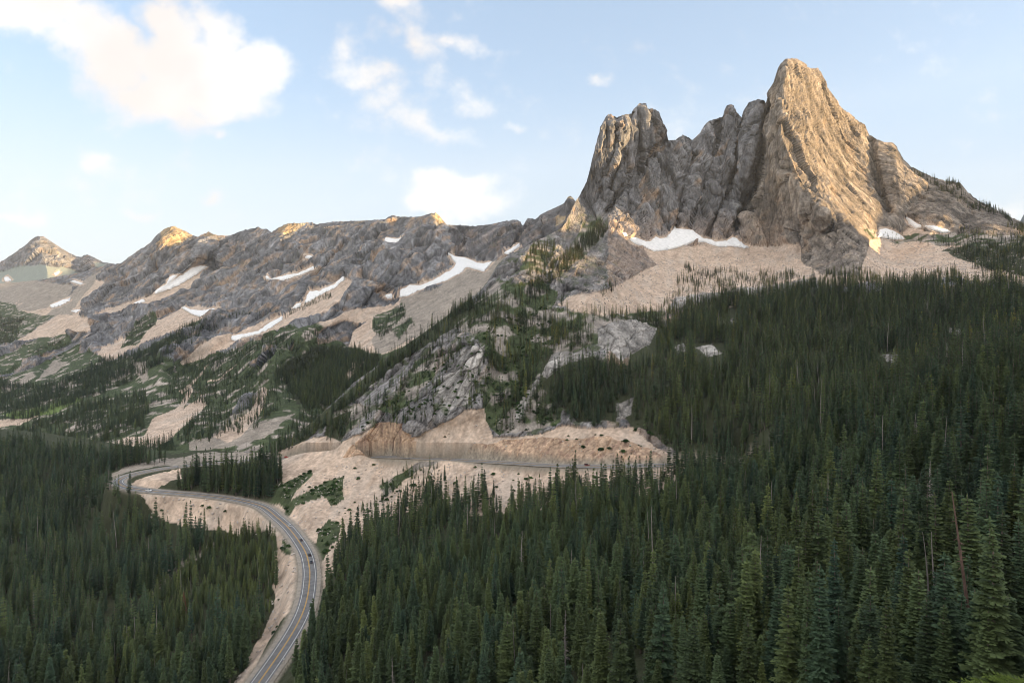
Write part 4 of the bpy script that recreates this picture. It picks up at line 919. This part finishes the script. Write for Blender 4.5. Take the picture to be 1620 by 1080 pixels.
# the 300 that show largest become individuals
size = T_h/T_p[:, 1]; topy = T_py-F*size
vis = (T_px > -15) & (T_px < 1635) & (topy < 1074) & ~T_l & ~host
order = np.argsort(-size*vis)[:296]
own = np.zeros(len(T_p), bool); own[order] = True
def pack(m, coll, name, label, idx):
    n = m.sum(); r = np.random.default_rng(5)
    rot = np.stack([r.normal(0, .04, n), r.normal(0, .04, n), r.uniform(0, 6.28, n)], -1)
    s = T_h[m]/H0; w = s**.75*T_w[m]
    scatter_object(name, coll, T_p[m], rot, np.stack([w, w, s], -1), idx, T_t[m], label)
gone = own | host
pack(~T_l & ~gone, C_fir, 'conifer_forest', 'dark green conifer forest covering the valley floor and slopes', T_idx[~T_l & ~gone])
pack(T_l, C_lar, 'larch_stand', 'yellow-green larches scattered along the timberline', tr.integers(0, 4, T_l.sum()))

me_crown = [make_mesh('crown', c[0], c[1], [M_fir]) for c in CROWN]
me_trunk = [make_mesh('trunk', t[0], t[1], [M_bark]) for t in TRUNK]
KINDS = ['broad full', 'slim', 'wide-skirted', 'narrow spire-like', 'loose bare-based', 'thin-branched', 'very broad', 'ragged bare-trunked']
def place_words(px, py):
    h = 'left' if px < 540 else ('middle' if px < 1080 else 'right')
    return h
def describe(i, rank):
    k = KINDS[T_idx[i]-6]; t = T_t[i]; px = T_px[i]; ty = topy[i]
    col = 'bluish' if t < .25 else ('dark green' if t < .5 else 'olive green')
    if px < 470: where = 'left of the road'
    elif px < 640: where = 'just right of the road'
    elif px < 900: where = 'bottom middle'
    elif px < 1200: where = 'right of bottom middle'
    elif px < 1420: where = 'lower right slope'
    else: where = 'at the right edge'
    row = 'top low at picture bottom' if ty > 1010 else ('front row' if ty > 930 else ('just behind front row' if ty > 850 else 'farther upslope'))
    return '%s %s fir, %s, %s' % (k, col, row, where)
for rank, i in enumerate(order):
    s = T_h[i]/H0; w = s**.75*T_w[i]; vi = T_idx[i]-6
    e = bpy.data.objects.new('fir_tree', None); COL.objects.link(e); e.empty_display_size = .5
    e.location = T_p[i]; e.rotation_euler = (random.gauss(0, .02), random.gauss(0, .02), random.uniform(0, 6.28)); e.scale = (w, w, s)
    e['label'] = describe(i, rank)[:200]; e['category'] = 'tree'; e['group'] = 'firs of the forest nearest the viewpoint'
    for nm, me in (('trunk', me_trunk[vi]), ('crown', me_crown[vi])):
        c = bpy.data.objects.new(nm, me); COL.objects.link(c); c.parent = e
        if nm == 'crown': c['tint'] = float(T_t[i])

# ------------------------------------------------------------------ dead standing trees
sm = {}
def snag_mesh(kind, v):
    if (kind, v) not in sm:
        a = trunk_data(500+v*7+len(kind), 20., .30 if kind != 'red' else .36, sides=7, bend=.5, stubs={'red': 26, 'grey': 12, 'bare': 90}[kind], top=1., stublen={'red': 1.6, 'grey': 1.1, 'bare': 1.8}[kind])
        sm[(kind, v)] = make_mesh('trunk', a[0], a[1], [{'red': M_redwood, 'grey': M_snagb, 'bare': M_snagb}[kind]])
    return sm[(kind, v)]
for q, (px, py, hp, kind, lab, lean) in enumerate(SNAGS):
    p = ground_at(px, min(py, 1165)); h = hp/F*p[1]
    e = obj('dead_tree', snag_mesh(kind, q % 3), loc=p, label=lab, category='dead tree', group='dead standing trees in the forest')
    s = h/20.; e.scale = (min(s, 1.3), min(s, 1.3), s); e.rotation_euler = (0, lean, 0)
def snag_where(px, py):
    if px < 150: a = 'at far left of valley forest'
    elif px < 300: a = 'in forest below the hairpin bend'
    elif px < 450: a = 'in forest beside the road embankment'
    elif px < 700: a = 'in forest right of lower road'
    elif px < 950: a = 'in forest below middle of upper road'
    elif px < 1150: a = 'in forest below right end of upper road'
    elif px < 1400: a = 'on right-hand forested slope'
    else: a = 'in forest near the right edge'
    b = 'high up' if py < 720 else ('halfway up' if py < 880 else 'low down')
    return b+' '+a
for q, i in enumerate(pick):
    e = obj('dead_tree', snag_mesh('grey' if q % 3 else 'bare', q % 3), loc=T_p[i])
    h = T_h[i]*sr.uniform(.95, 1.2); s = h/20.; e.scale = (s*.85, s*.85, s); e.rotation_euler = (sr.normal(0, .04), sr.normal(0, .05), sr.uniform(0, 6.28))
    e['label'] = '%s dead %s %s' % (('slim bare grey' if q % 3 else 'twiggy weathered'), 'trunk' if q % 3 else 'tree', snag_where(T_px[i], T_py[i])); e['category'] = 'dead tree'; e['group'] = 'dead standing trees in the forest'
# rust-coloured dying tree on the left
def single_tree(px, py, h, mat, lab, var=1, tint=.5, name='fir_tree', wid=1., trunk=None):
    p = ground_at(px, py); e = bpy.data.objects.new(name, None); COL.objects.link(e); e.location = p
    s = h/H0; e.scale = (s*wid, s*wid, s); e['label'] = lab; e['category'] = 'tree'
    for nm, src, m in (('trunk', me_trunk[var], M_bark), ('crown', me_crown[var], mat)):
        me = src.copy(); me.materials.clear(); me.materials.append(m)
        c = bpy.data.objects.new(nm, me); COL.objects.link(c); c.parent = e; c['tint'] = tint
    return e
single_tree(291, 985, 22, M_rust, 'rust-red dying fir among green trees in the left valley forest', 5, name='fir_tree')
single_tree(186, 1075, 16, M_rust, 'small reddish dying fir near the bottom left', 7)
single_tree(612, 790, 19, M_fir, 'lone dark fir standing on the scree edge below the upper road', 3, .2)
single_tree(704, 765, 17, M_fir, 'lone slim fir in front of the road cut on the scree', 3, .2)

# ------------------------------------------------------------------ shrubs and boulders
def scatter_simple(lst, key, coll, name, label, smin, smax, nk, r, rockmode=False):
    P = []; Sz = []
    S, hor, cx, cy = CELLS[key]; qx, qy = warp(cx, cy); rd = SHEETS['road_dist'][:-1, :-1]
    cl = .15+1.7*sstep(-.05, .25, fbm(S['P'][:-1, :-1]/14., 3))
    for it in lst:
        d, poly = it[0], it[-1]
        rng_s = it[1] if rockmode else (smin, smax)
        m = inside(poly, qx, qy)
        p, _, _ = sample(key, d*m*cl*(rd > 8.6), r); P.append(p)
        u = r.random(len(p)); Sz.append(rng_s[0]+(rng_s[1]-rng_s[0])*u**(3 if rockmode else 1.5))
    P = np.concatenate(P); Sz = np.concatenate(Sz); n = len(P)
    rot = np.stack([r.normal(0, .3 if rockmode else .05, n), r.normal(0, .3 if rockmode else .05, n), r.uniform(0, 6.28, n)], -1)
    sc = np.stack([Sz*r.uniform(.8, 1.3, n), Sz, Sz*r.uniform(.6, 1.1, n)], -1)
    scatter_object(name, coll, P, rot, sc, r.integers(0, nk, n), r.random(n), label); print(name, n)
scatter_simple(BUSH_M, 'M', C_bush, 'shrubs', 'low dark green shrubs dotted over banks and scree', .5, 1.7, 4, np.random.default_rng(31))
scatter_simple(BOULD, 'M', C_rock, 'boulders', 'loose pale boulders strewn over scree and road banks', .5, 1.5, 5, np.random.default_rng(32), True)

# ------------------------------------------------------------------ vehicles
def car_paint(name, c, r=.3):
    m = simple(name, c, r, var=.03); m.node_tree.nodes['Principled BSDF'].inputs['Specular IOR Level'].default_value = .5; return m
M_glass = simple('dark_glass', (.03, .035, .04), .08, var=.05); M_tyre = simple('tyre_rubber', (.03, .03, .03), .8); M_rim = simple('wheel_rim', (.5, .5, .52), .35, metal=.7)
M_lampw = simple('headlamp_glass', (.75, .75, .72), .2, var=.02); M_lampr = simple('tail_lamp', (.35, .02, .02), .3)
def loft(sections, name, mats):
    """sections: list of (x, [(y,z)...]) rings"""
    mb = MB(); n = len(sections[0][1]); V = []; Fq = []
    for x, ring in sections: V += [(x, y, z) for y, z in ring]
    for k in range(len(sections)-1):
        for j in range(n): Fq.append((k*n+j, k*n+(j+1) % n, (k+1)*n+(j+1) % n, (k+1)*n+j))
    me = bpy.data.meshes.new(name)
    faces = [tuple(f) for f in Fq]+[tuple(range(n))[::-1], tuple(range((len(sections)-1)*n, len(sections)*n))]
    me.from_pydata(V, [], faces); me.materials.append(mats[0]); me.polygons.foreach_set('use_smooth', [False]*len(faces)); return me
def vehicle(px, k, side, paint, lab, long=4.6, wide=1.85, high=1.5, wagon=False, heading=1, cat='car'):
    c = RC[k]+RN[k]*side; t = RC[min(k+1, len(RC)-1)]-RC[max(k-1, 0)]
    e = bpy.data.objects.new('car', None); COL.objects.link(e); e.location = (c[0], c[1], c[2]+.11)
    e.rotation_euler = (0, 0, math.atan2(t[1], t[0])+(0 if heading > 0 else math.pi)); e['label'] = lab; e['category'] = cat; e['group'] = 'vehicles on the mountain road'
    w = wide/2; L = long/2; hb = high*.60; cr = .08
    ring = lambda z0, z1, ww: [(-ww, z0+cr), (-ww+cr, z0), (ww-cr, z0), (ww, z0+cr), (ww, z1-cr), (ww-cr, z1), (-ww+cr, z1), (-ww, z1-cr)]
    body = loft([(-L, ring(.42, hb-.08, w*.86)), (-L+.12, ring(.28, hb, w*.96)), (-L*.5, ring(.24, hb+.02, w)), (L*.35, ring(.24, hb, w)), (L*.8, ring(.26, hb-.10, w*.96)), (L, ring(.36, hb-.22, w*.82))], 'body', [paint])
    obj('body', body, e)
    rear = -L+.25 if wagon else -L*.62
    cab = loft([(rear, ring(hb-.05, hb+.04, w*.84)), (rear+.30, ring(hb-.05, high*.97, w*.78)), (L*.05, ring(hb-.05, high, w*.80)), (L*.48, ring(hb-.08, hb+.05, w*.84))], 'windows', [M_glass]); obj('windows', cab, e)
    mb = MB(); mb.box((((rear+.32)+L*.06)/2, 0, high+.005), (L*.06-rear-.3, w*1.52, .07)); obj('roof', mb.build('roof', [paint]), e)
    for sx in (-1, 1):
        for sy in (-1, 1):
            mb = MB(); mb.tube([(sx*L*.62, sy*(w-.2), .33), (sx*L*.62, sy*(w+.01), .33)], [.33, .33], 12)
            mb.tube([(sx*L*.62, sy*(w+.01), .33), (sx*L*.62, sy*(w-.02), .33)], [.33, .001], 12); o = obj('wheel', mb.build('wheel', [M_tyre]), e)
            mb = MB(); mb.tube([(sx*L*.62, sy*(w+.0), .33), (sx*L*.62, sy*(w+.025), .33), (sx*L*.62, sy*(w+.03), .33)], [.2, .2, .001], 10); obj('rim', mb.build('rim', [M_rim]), o)
    for sy in (-1, 1):
        mb = MB(); mb.box((L*.93, sy*w*.62, hb-.32), (.18, .34, .14)); obj('headlight', mb.build('headlight', [M_lampw]), e)
        mb = MB(); mb.box((-L+.04, sy*w*.68, hb-.2), (.12, .26, .18)); obj('taillight', mb.build('taillight', [M_lampr]), e)
    return e
def nearest_k(px, py, lo=0, hi=None):
    q = RC[lo:hi]; x = CX+F*q[:, 0]/q[:, 1]; y = HY-F*q[:, 2]/q[:, 1]; return lo+int(((x-px)**2+(y-py)**2).argmin())
P_white = car_paint('white_car_paint', (.78, .78, .77)); P_silver = car_paint('silver_car_paint', (.62, .64, .66)); P_dark = car_paint('dark_car_paint', (.025, .03, .05)); P_black = car_paint('black_car_paint', (.015, .015, .018)); P_red = car_paint('red_car_paint', (.38, .04, .03)); P_maroon = car_paint('maroon_car_paint', (.16, .03, .03))
vehicle(238, nearest_k(238, 777), 1.9, P_white, 'white van on the lower road just past the hairpin bend', 5.6, 2.0, 2.2, True, -1, 'van')
vehicle(457, nearest_k(457, 832), -1.9, P_silver, 'silver car, the foremost climbing the curve of the lower road', 4.7, 1.85, 1.6, True, 1)
vehicle(475, nearest_k(475, 855), -1.9, P_dark, 'dark blue car behind the silver car on the lower road', 4.5, 1.85, 1.45, False, 1)
vehicle(486, nearest_k(486, 878), -1.9, P_black, 'black wagon third in the line of cars on the lower road', 4.8, 1.9, 1.7, True, 1)
vehicle(489, nearest_k(489, 891), -1.9, P_dark, 'dark saloon last in the line of cars on the lower road', 4.6, 1.85, 1.45, False, 1)
n_h = len(RC)//2
vehicle(926, nearest_k(926, 737, n_h), 1.9, P_maroon, 'dark red car on the upper road at the foot of the rock cut', 4.7, 1.85, 1.6, True, 1)
vehicle(452, nearest_k(452, 725, n_h), 1.9, P_red, 'small bright red car on the upper road above the clump of firs', 4.4, 1.8, 1.5, False, 1)
# road sign by the lower road
k = nearest_k(440, 1052); c = RC[k]-RN[k]*6.3
e = obj('road_sign', None, loc=tuple(c), label='small white rectangular road sign on a post beside the lower road', category='sign')
mb = MB(); mb.box((0, 0, 1.1), (.12, .12, 2.4)); obj('post', mb.build('post', [M_snagb]), e)
mb = MB(); mb.box((0, -.08, 2.1), (1.0, .04, .9)); obj('panel', mb.build('panel', [M_white]), e)
k = nearest_k(467, 1010); c = RC[k]-RN[k]*6.0
e = obj('marker_post', None, loc=tuple(c), label='thin dark marker post on the right edge of the lower road', category='post')
mb = MB(); mb.box((0, 0, .8), (.16, .12, 1.8)); mb.box((0, 0, 1.72), (.2, .16, .12)); obj('post', mb.build('post', [M_bark]), e)

# ------------------------------------------------------------------ yellow-green young fir beside the viewpoint, one bough reaches into the picture
M_bough = foliage_mat('fresh_needles', (.16, .24, .05), (.20, .28, .06), (.24, .32, .07))
def needle_bough(p0, p1, seed, n=26):
    r = np.random.default_rng(seed); p0 = np.array(p0, float); p1 = np.array(p1, float); V = []; Fq = []
    def needles(a, b, dens, ln):
        d = b-a; L = np.linalg.norm(d); d /= L; s1 = np.cross(d, (0, 0, 1)); s1 /= np.linalg.norm(s1); s2 = np.cross(d, s1)
        for _ in range(int(L*dens)):
            q = a+d*L*r.random(); an = r.uniform(0, 6.28); o = s1*math.cos(an)*1.2+s2*math.sin(an)*.8+d*.8; o /= np.linalg.norm(o)
            w = np.cross(o, r.normal(size=3)); w /= np.linalg.norm(w); l = ln*r.uniform(.7, 1.2); k = len(V)
            V.extend([q, q+o*l*.5+w*.0016, q+o*l, q+o*l*.5-w*.0016]); Fq.append((k, k+1, k+2, k+3))
    up = np.array([0, 0, 1.]); sag = lambda s: p0+(p1-p0)*s+up*.10*math.sin(s*3.1)
    pts = [sag(s) for s in np.linspace(0, 1, 9)]
    for a, b in zip(pts[:-1], pts[1:]): needles(a, b, 900, .035)
    ax = (p1-p0)/np.linalg.norm(p1-p0); lat = np.cross(ax, up); lat /= np.linalg.norm(lat); stems = [pts]
    for k in range(n):
        s = .1+.88*k/n; a = sag(s); l = .42*(1-s)+.10; sg = 1 if k % 2 else -1
        b = a+ax*l*.8+lat*sg*l*.65+up*(r.uniform(.0, .12)*l); needles(a, b, 950, .033); stems.append([a, (a+b)/2, b])
        for m in range(3):
            u = a+(b-a)*(.35+.2*m); v = u+(b-a)*.35+lat*(-sg)*l*.2+ax*l*.15+up*.03; needles(u, v, 900, .028)
    return V, Fq, stems
tx, ty_ = 4.10, 4.3
e = obj('young_fir', None, loc=(tx, ty_, -6.36), label='bright yellow-green fir bough entering at the bottom right corner, close to the viewer', category='tree')
mb = MB(); mb.tube([(0, 0, -.5), (.03, 0, 1.5), (0, .02, 4.3)], [.09, .06, .012], 8)
V = []; Fq = []; 
for q, (az, z, L) in enumerate([(math.pi*.985, 3.78, 1.35), (math.pi*1.12, 3.45, 1.25), (math.pi*.86, 3.3, 1.3), (math.pi*1.5, 3.4, 1.0), (0.2, 3.6, .9), (1.6, 3.5, .9), (math.pi*1.0, 2.7, 1.5), (4.2, 2.6, 1.5), (5.6, 2.8, 1.3), (1.0, 2.7, 1.3)]):
    a, b, st = needle_bough((0, 0, z), (math.cos(az)*L, math.sin(az)*L, z+.03+.05*(q == 0)), 900+q, 20)
    o = len(V); V += [np.asarray(x) for x in a]; Fq += [tuple(i+o for i in f) for f in b]
    for s_ in st: mb.tube(s_, np.linspace(.012 if len(s_) > 4 else .005, .002, len(s_)), 4)
obj('trunk', mb.build('trunk', [M_bark]), e)
obj('crown', make_mesh('crown', np.array(V), np.array(Fq), [M_bough]), e)

# ------------------------------------------------------------------ camera, light, sky
cam = bpy.data.cameras.new('camera'); co = bpy.data.objects.new('camera', cam); COL.objects.link(co)
co.location = (0, 0, 0); co.rotation_euler = (math.pi/2, 0, 0)
cam.lens = 24; cam.sensor_width = 36; cam.shift_y = -40/1620; cam.clip_end = 60000; cam.clip_start = .1
scene.camera = co
sv = Vector((math.cos(SUN_BACK)*math.cos(SUN_EL), -math.sin(SUN_BACK)*math.cos(SUN_EL), math.sin(SUN_EL)))
sl = bpy.data.lights.new('sun', 'SUN'); sl.energy = 5.6; sl.angle = math.radians(.55); sl.color = (1., .68, .33)
so = bpy.data.objects.new('sun', sl); COL.objects.link(so); so.rotation_euler = sv.to_track_quat('Z', 'Y').to_euler()
wd = bpy.data.worlds.new('World'); scene.world = wd; wd.use_nodes = True
nt = wd.node_tree; nt.nodes.clear()
wo = nt.nodes.new('ShaderNodeOutputWorld'); bg = nt.nodes.new('ShaderNodeBackground'); nt.links.new(bg.outputs[0], wo.inputs[0])
sky = nt.nodes.new('ShaderNodeTexSky'); sky.sky_type = 'NISHITA'; sky.sun_disc = False
sky.sun_elevation = SUN_EL; sky.sun_rotation = math.pi/2+SUN_BACK; sky.altitude = 1600; sky.air_density = 1.0; sky.dust_density = .6; sky.ozone_density = 1.2
bg.inputs['Strength'].default_value = .15
tc = nt.nodes.new('ShaderNodeTexCoord'); sep = nt.nodes.new('ShaderNodeSeparateXYZ'); nt.links.new(tc.outputs['Generated'], sep.inputs[0])
yy = mathn(nt, 'MAXIMUM', sep.outputs[1], .05)
cu = mathn(nt, 'DIVIDE', sep.outputs[0], yy); cv = mathn(nt, 'DIVIDE', sep.outputs[2], yy)
comb = nt.nodes.new('ShaderNodeCombineXYZ'); nt.links.new(cu, comb.inputs[0]); nt.links.new(cv, comb.inputs[1])
def wnoise(scale, det, rough, seed, sc=(1, 1, 1)):
    mp = nt.nodes.new('ShaderNodeMapping'); mp.inputs['Location'].default_value = (seed, seed*.7, 0); mp.inputs['Scale'].default_value = sc
    nt.links.new(comb.outputs[0], mp.inputs[0])
    n = nt.nodes.new('ShaderNodeTexNoise'); n.inputs['Scale'].default_value = scale; n.inputs['Detail'].default_value = det; n.inputs['Roughness'].default_value = rough
    nt.links.new(mp.outputs[0], n.inputs['Vector']); return n
w1 = wnoise(5., 5., .55, 3.)
wsub = nt.nodes.new('ShaderNodeVectorMath'); wsub.operation = 'SUBTRACT'; wsub.inputs[1].default_value = (.5, .5, .5); nt.links.new(w1.outputs['Color'], wsub.inputs[0])
wsc = nt.nodes.new('ShaderNodeVectorMath'); wsc.operation = 'SCALE'; wsc.inputs['Scale'].default_value = .17; nt.links.new(wsub.outputs[0], wsc.inputs[0])
wadd = nt.nodes.new('ShaderNodeVectorMath'); wadd.operation = 'ADD'; nt.links.new(comb.outputs[0], wadd.inputs[0]); nt.links.new(wsc.outputs[0], wadd.inputs[1])
CL = [  # cloud banks: bearing and height of each lobe, radii, tilt, opacity
 (50,15,150,72,20,1.25),(150,85,150,70,28,1.3),(300,120,165,80,14,1.45),(390,130,90,70,0,1.3),(270,45,85,60,30,1.2),(350,65,75,50,35,1.0),(230,165,120,50,18,1.1),
 (645,15,95,42,35,.8),(675,80,48,105,-28,.75),(735,88,95,26,-10,.7),(560,105,52,78,-20,.62),(600,140,90,38,10,.6),(690,210,95,36,10,.62),(755,160,60,30,0,.5),(630,70,80,60,0,.5),(620,180,75,34,0,.6),
 (715,288,115,32,4,1.05),(660,296,60,26,0,.9),(740,318,150,40,0,.62),(962,145,34,20,0,.7),(168,235,34,24,0,.68),(345,212,44,16,10,.6),(310,300,40,18,0,.52),(20,330,50,18,0,.5),(815,190,26,16,0,.5),(1590,330,120,40,0,.6),(210,305,30,14,0,.5)]
cur = None
for (px, py, rx, ry, ang, st) in CL:
    mp = nt.nodes.new('ShaderNodeMapping'); mp.vector_type = 'TEXTURE'
    mp.inputs['Location'].default_value = ((px-CX)/F, (HY-py)/F, 0); mp.inputs['Rotation'].default_value = (0, 0, -math.radians(ang)); mp.inputs['Scale'].default_value = (rx/F, ry/F, 1)
    nt.links.new(wadd.outputs[0], mp.inputs[0])
    ln = nt.nodes.new('ShaderNodeVectorMath'); ln.operation = 'LENGTH'; nt.links.new(mp.outputs[0], ln.inputs[0])
    v = mathn(nt, 'MULTIPLY', mathn(nt, 'SUBTRACT', 1.15, ln.outputs['Value'], clamp=True), st)
    if cur is None: cur = v
    else:
        n = nt.nodes.new('ShaderNodeMath'); n.operation = 'SMOOTH_MAX'; n.inputs[2].default_value = .15
        nt.links.new(cur, n.inputs[0]); nt.links.new(v, n.inputs[1]); cur = n.outputs[0]
n1 = wnoise(7., 10., .63, 11., (1, 1.25, 1)); n3 = wnoise(26., 5., .6, 5.)
f = mathn(nt, 'ADD', mathn(nt, 'MULTIPLY', cur, 1.0), mathn(nt, 'MULTIPLY', mathn(nt, 'SUBTRACT', n1.outputs['Fac'], .5), 1.5))
f = mathn(nt, 'ADD', f, mathn(nt, 'MULTIPLY', mathn(nt, 'SUBTRACT', n3.outputs['Fac'], .5), .8))
mr = nt.nodes.new('ShaderNodeMapRange'); mr.interpolation_type = 'SMOOTHSTEP'; mr.inputs['From Min'].default_value = .14; mr.inputs['From Max'].default_value = .92; nt.links.new(f, mr.inputs['Value'])
gate = mathn(nt, 'GREATER_THAN', sep.outputs[1], .06)
al = mathn(nt, 'MULTIPLY', mathn(nt, 'MULTIPLY', mr.outputs[0], gate), .93)
# cloud body colour: white with a warm cream side, greyer where thick
cr = nt.nodes.new('ShaderNodeValToRGB'); cr.color_ramp.elements[0].color = (6.6, 6.4, 6.3, 1); cr.color_ramp.elements[1].color = (6.6, 6.6, 6.7, 1)
cr.color_ramp.elements[0].color = (.86, .80, .76, 1); cr.color_ramp.elements[1].color = (1, .985, .97, 1); cr.color_ramp.elements[0].position = .36; cr.color_ramp.elements[1].position = .62
n4 = wnoise(3.4, 5., .55, 21.); nt.links.new(n4.outputs['Fac'], cr.inputs[0])
cs = nt.nodes.new('ShaderNodeVectorMath'); cs.operation = 'SCALE'; cs.inputs['Scale'].default_value = 2.6; nt.links.new(cr.outputs[0], cs.inputs[0])
th = nt.nodes.new('ShaderNodeMapRange'); th.interpolation_type = 'SMOOTHSTEP'; th.inputs['From Min'].default_value = .95; th.inputs['From Max'].default_value = 1.9; th.inputs['To Max'].default_value = .55; nt.links.new(f, th.inputs['Value'])
thk = nt.nodes.new('ShaderNodeMix'); thk.data_type = 'RGBA'; nt.links.new(th.outputs[0], thk.inputs['Factor']); nt.links.new(cs.outputs[0], thk.inputs[6]); thk.inputs[7].default_value = (2.0, 1.88, 1.84, 1)
mxs = nt.nodes.new('ShaderNodeMix'); mxs.data_type = 'RGBA'
gm = nt.nodes.new('ShaderNodeGamma'); gm.inputs[1].default_value = .5; nt.links.new(sky.outputs[0], gm.inputs[0])
tn = nt.nodes.new('ShaderNodeVectorMath'); tn.operation = 'MULTIPLY'; tn.inputs[1].default_value = (1.0, 1.13, 1.29); nt.links.new(gm.outputs[0], tn.inputs[0])
hz = nt.nodes.new('ShaderNodeMapRange'); hz.interpolation_type = 'SMOOTHSTEP'; hz.inputs['From Min'].default_value = .34; hz.inputs['From Max'].default_value = .0; hz.inputs['To Max'].default_value = .75; nt.links.new(sep.outputs[2], hz.inputs['Value'])
mx3 = nt.nodes.new('ShaderNodeMix'); mx3.data_type = 'RGBA'; nt.links.new(hz.outputs[0], mx3.inputs['Factor']); nt.links.new(tn.outputs[0], mx3.inputs[6]); mx3.inputs[7].default_value = (1.98, 2.0, 2.02, 1)
# unseen bright cloud deck added over and behind the viewpoint as fill light
n5 = nt.nodes.new('ShaderNodeTexNoise'); n5.inputs['Scale'].default_value = 3.; n5.inputs['Detail'].default_value = 5.; nt.links.new(tc.outputs['Generated'], n5.inputs['Vector'])
dk = nt.nodes.new('ShaderNodeMapRange'); dk.interpolation_type = 'SMOOTHSTEP'; dk.inputs['From Min'].default_value = .40; dk.inputs['From Max'].default_value = .56; nt.links.new(n5.outputs['Fac'], dk.inputs['Value'])
bk = nt.nodes.new('ShaderNodeMapRange'); bk.interpolation_type = 'SMOOTHSTEP'; bk.inputs['From Min'].default_value = .62; bk.inputs['From Max'].default_value = .30; nt.links.new(sep.outputs[1], bk.inputs['Value'])
upg = nt.nodes.new('ShaderNodeMapRange'); upg.inputs['From Min'].default_value = .0; upg.inputs['From Max'].default_value = .08; nt.links.new(sep.outputs[2], upg.inputs['Value'])
da = mathn(nt, 'MULTIPLY', mathn(nt, 'MULTIPLY', dk.outputs[0], bk.outputs[0]), upg.outputs[0])
mx2 = nt.nodes.new('ShaderNodeMix'); mx2.data_type = 'RGBA'; nt.links.new(da, mx2.inputs['Factor']); nt.links.new(mx3.outputs[2], mx2.inputs[6]); mx2.inputs[7].default_value = (4.5, 4.3, 4.05, 1)
nt.links.new(al, mxs.inputs['Factor']); nt.links.new(mx2.outputs[2], mxs.inputs[6]); nt.links.new(thk.outputs[2], mxs.inputs[7])
nt.links.new(mxs.outputs[2], bg.inputs[0])
scene.view_settings.view_transform = 'Standard'; scene.view_settings.look = 'None'; scene.view_settings.gamma = 1.; scene.view_settings.exposure = 1.62
scene.cycles.max_bounces = 5; scene.cycles.diffuse_bounces = 3; scene.cycles.transparent_max_bounces = 4

scene.cycles.use_denoising = True
scene.cycles.filter_width = .95
scene.cycles.sample_clamp_indirect = 3.

# ------------------------------------------------------------------ thin evening haze
hv = [(-9600, -9600, -331), (9600, -9600, -331), (9600, 9600, -331), (-9600, 9600, -331)]
hv = np.array(hv+[(x, y, 2050.) for x, y, z in hv], float)
hm = bpy.data.materials.new('haze'); hm.use_nodes = True; hn = hm.node_tree; hn.nodes.clear()
ho = hn.nodes.new('ShaderNodeOutputMaterial'); pv = hn.nodes.new('ShaderNodeVolumePrincipled'); hn.links.new(pv.outputs[0], ho.inputs['Volume'])
pv.inputs['Color'].default_value = (.82, .88, .95, 1); pv.inputs['Density'].default_value = .000026; pv.inputs['Anisotropy'].default_value = .2
obj('haze', make_mesh('haze', hv, [(0, 3, 2, 1), (4, 5, 6, 7), (0, 1, 5, 4), (1, 2, 6, 5), (2, 3, 7, 6), (3, 0, 4, 7)], [hm]), kind='stuff', label='thin pale evening haze filling the valley')
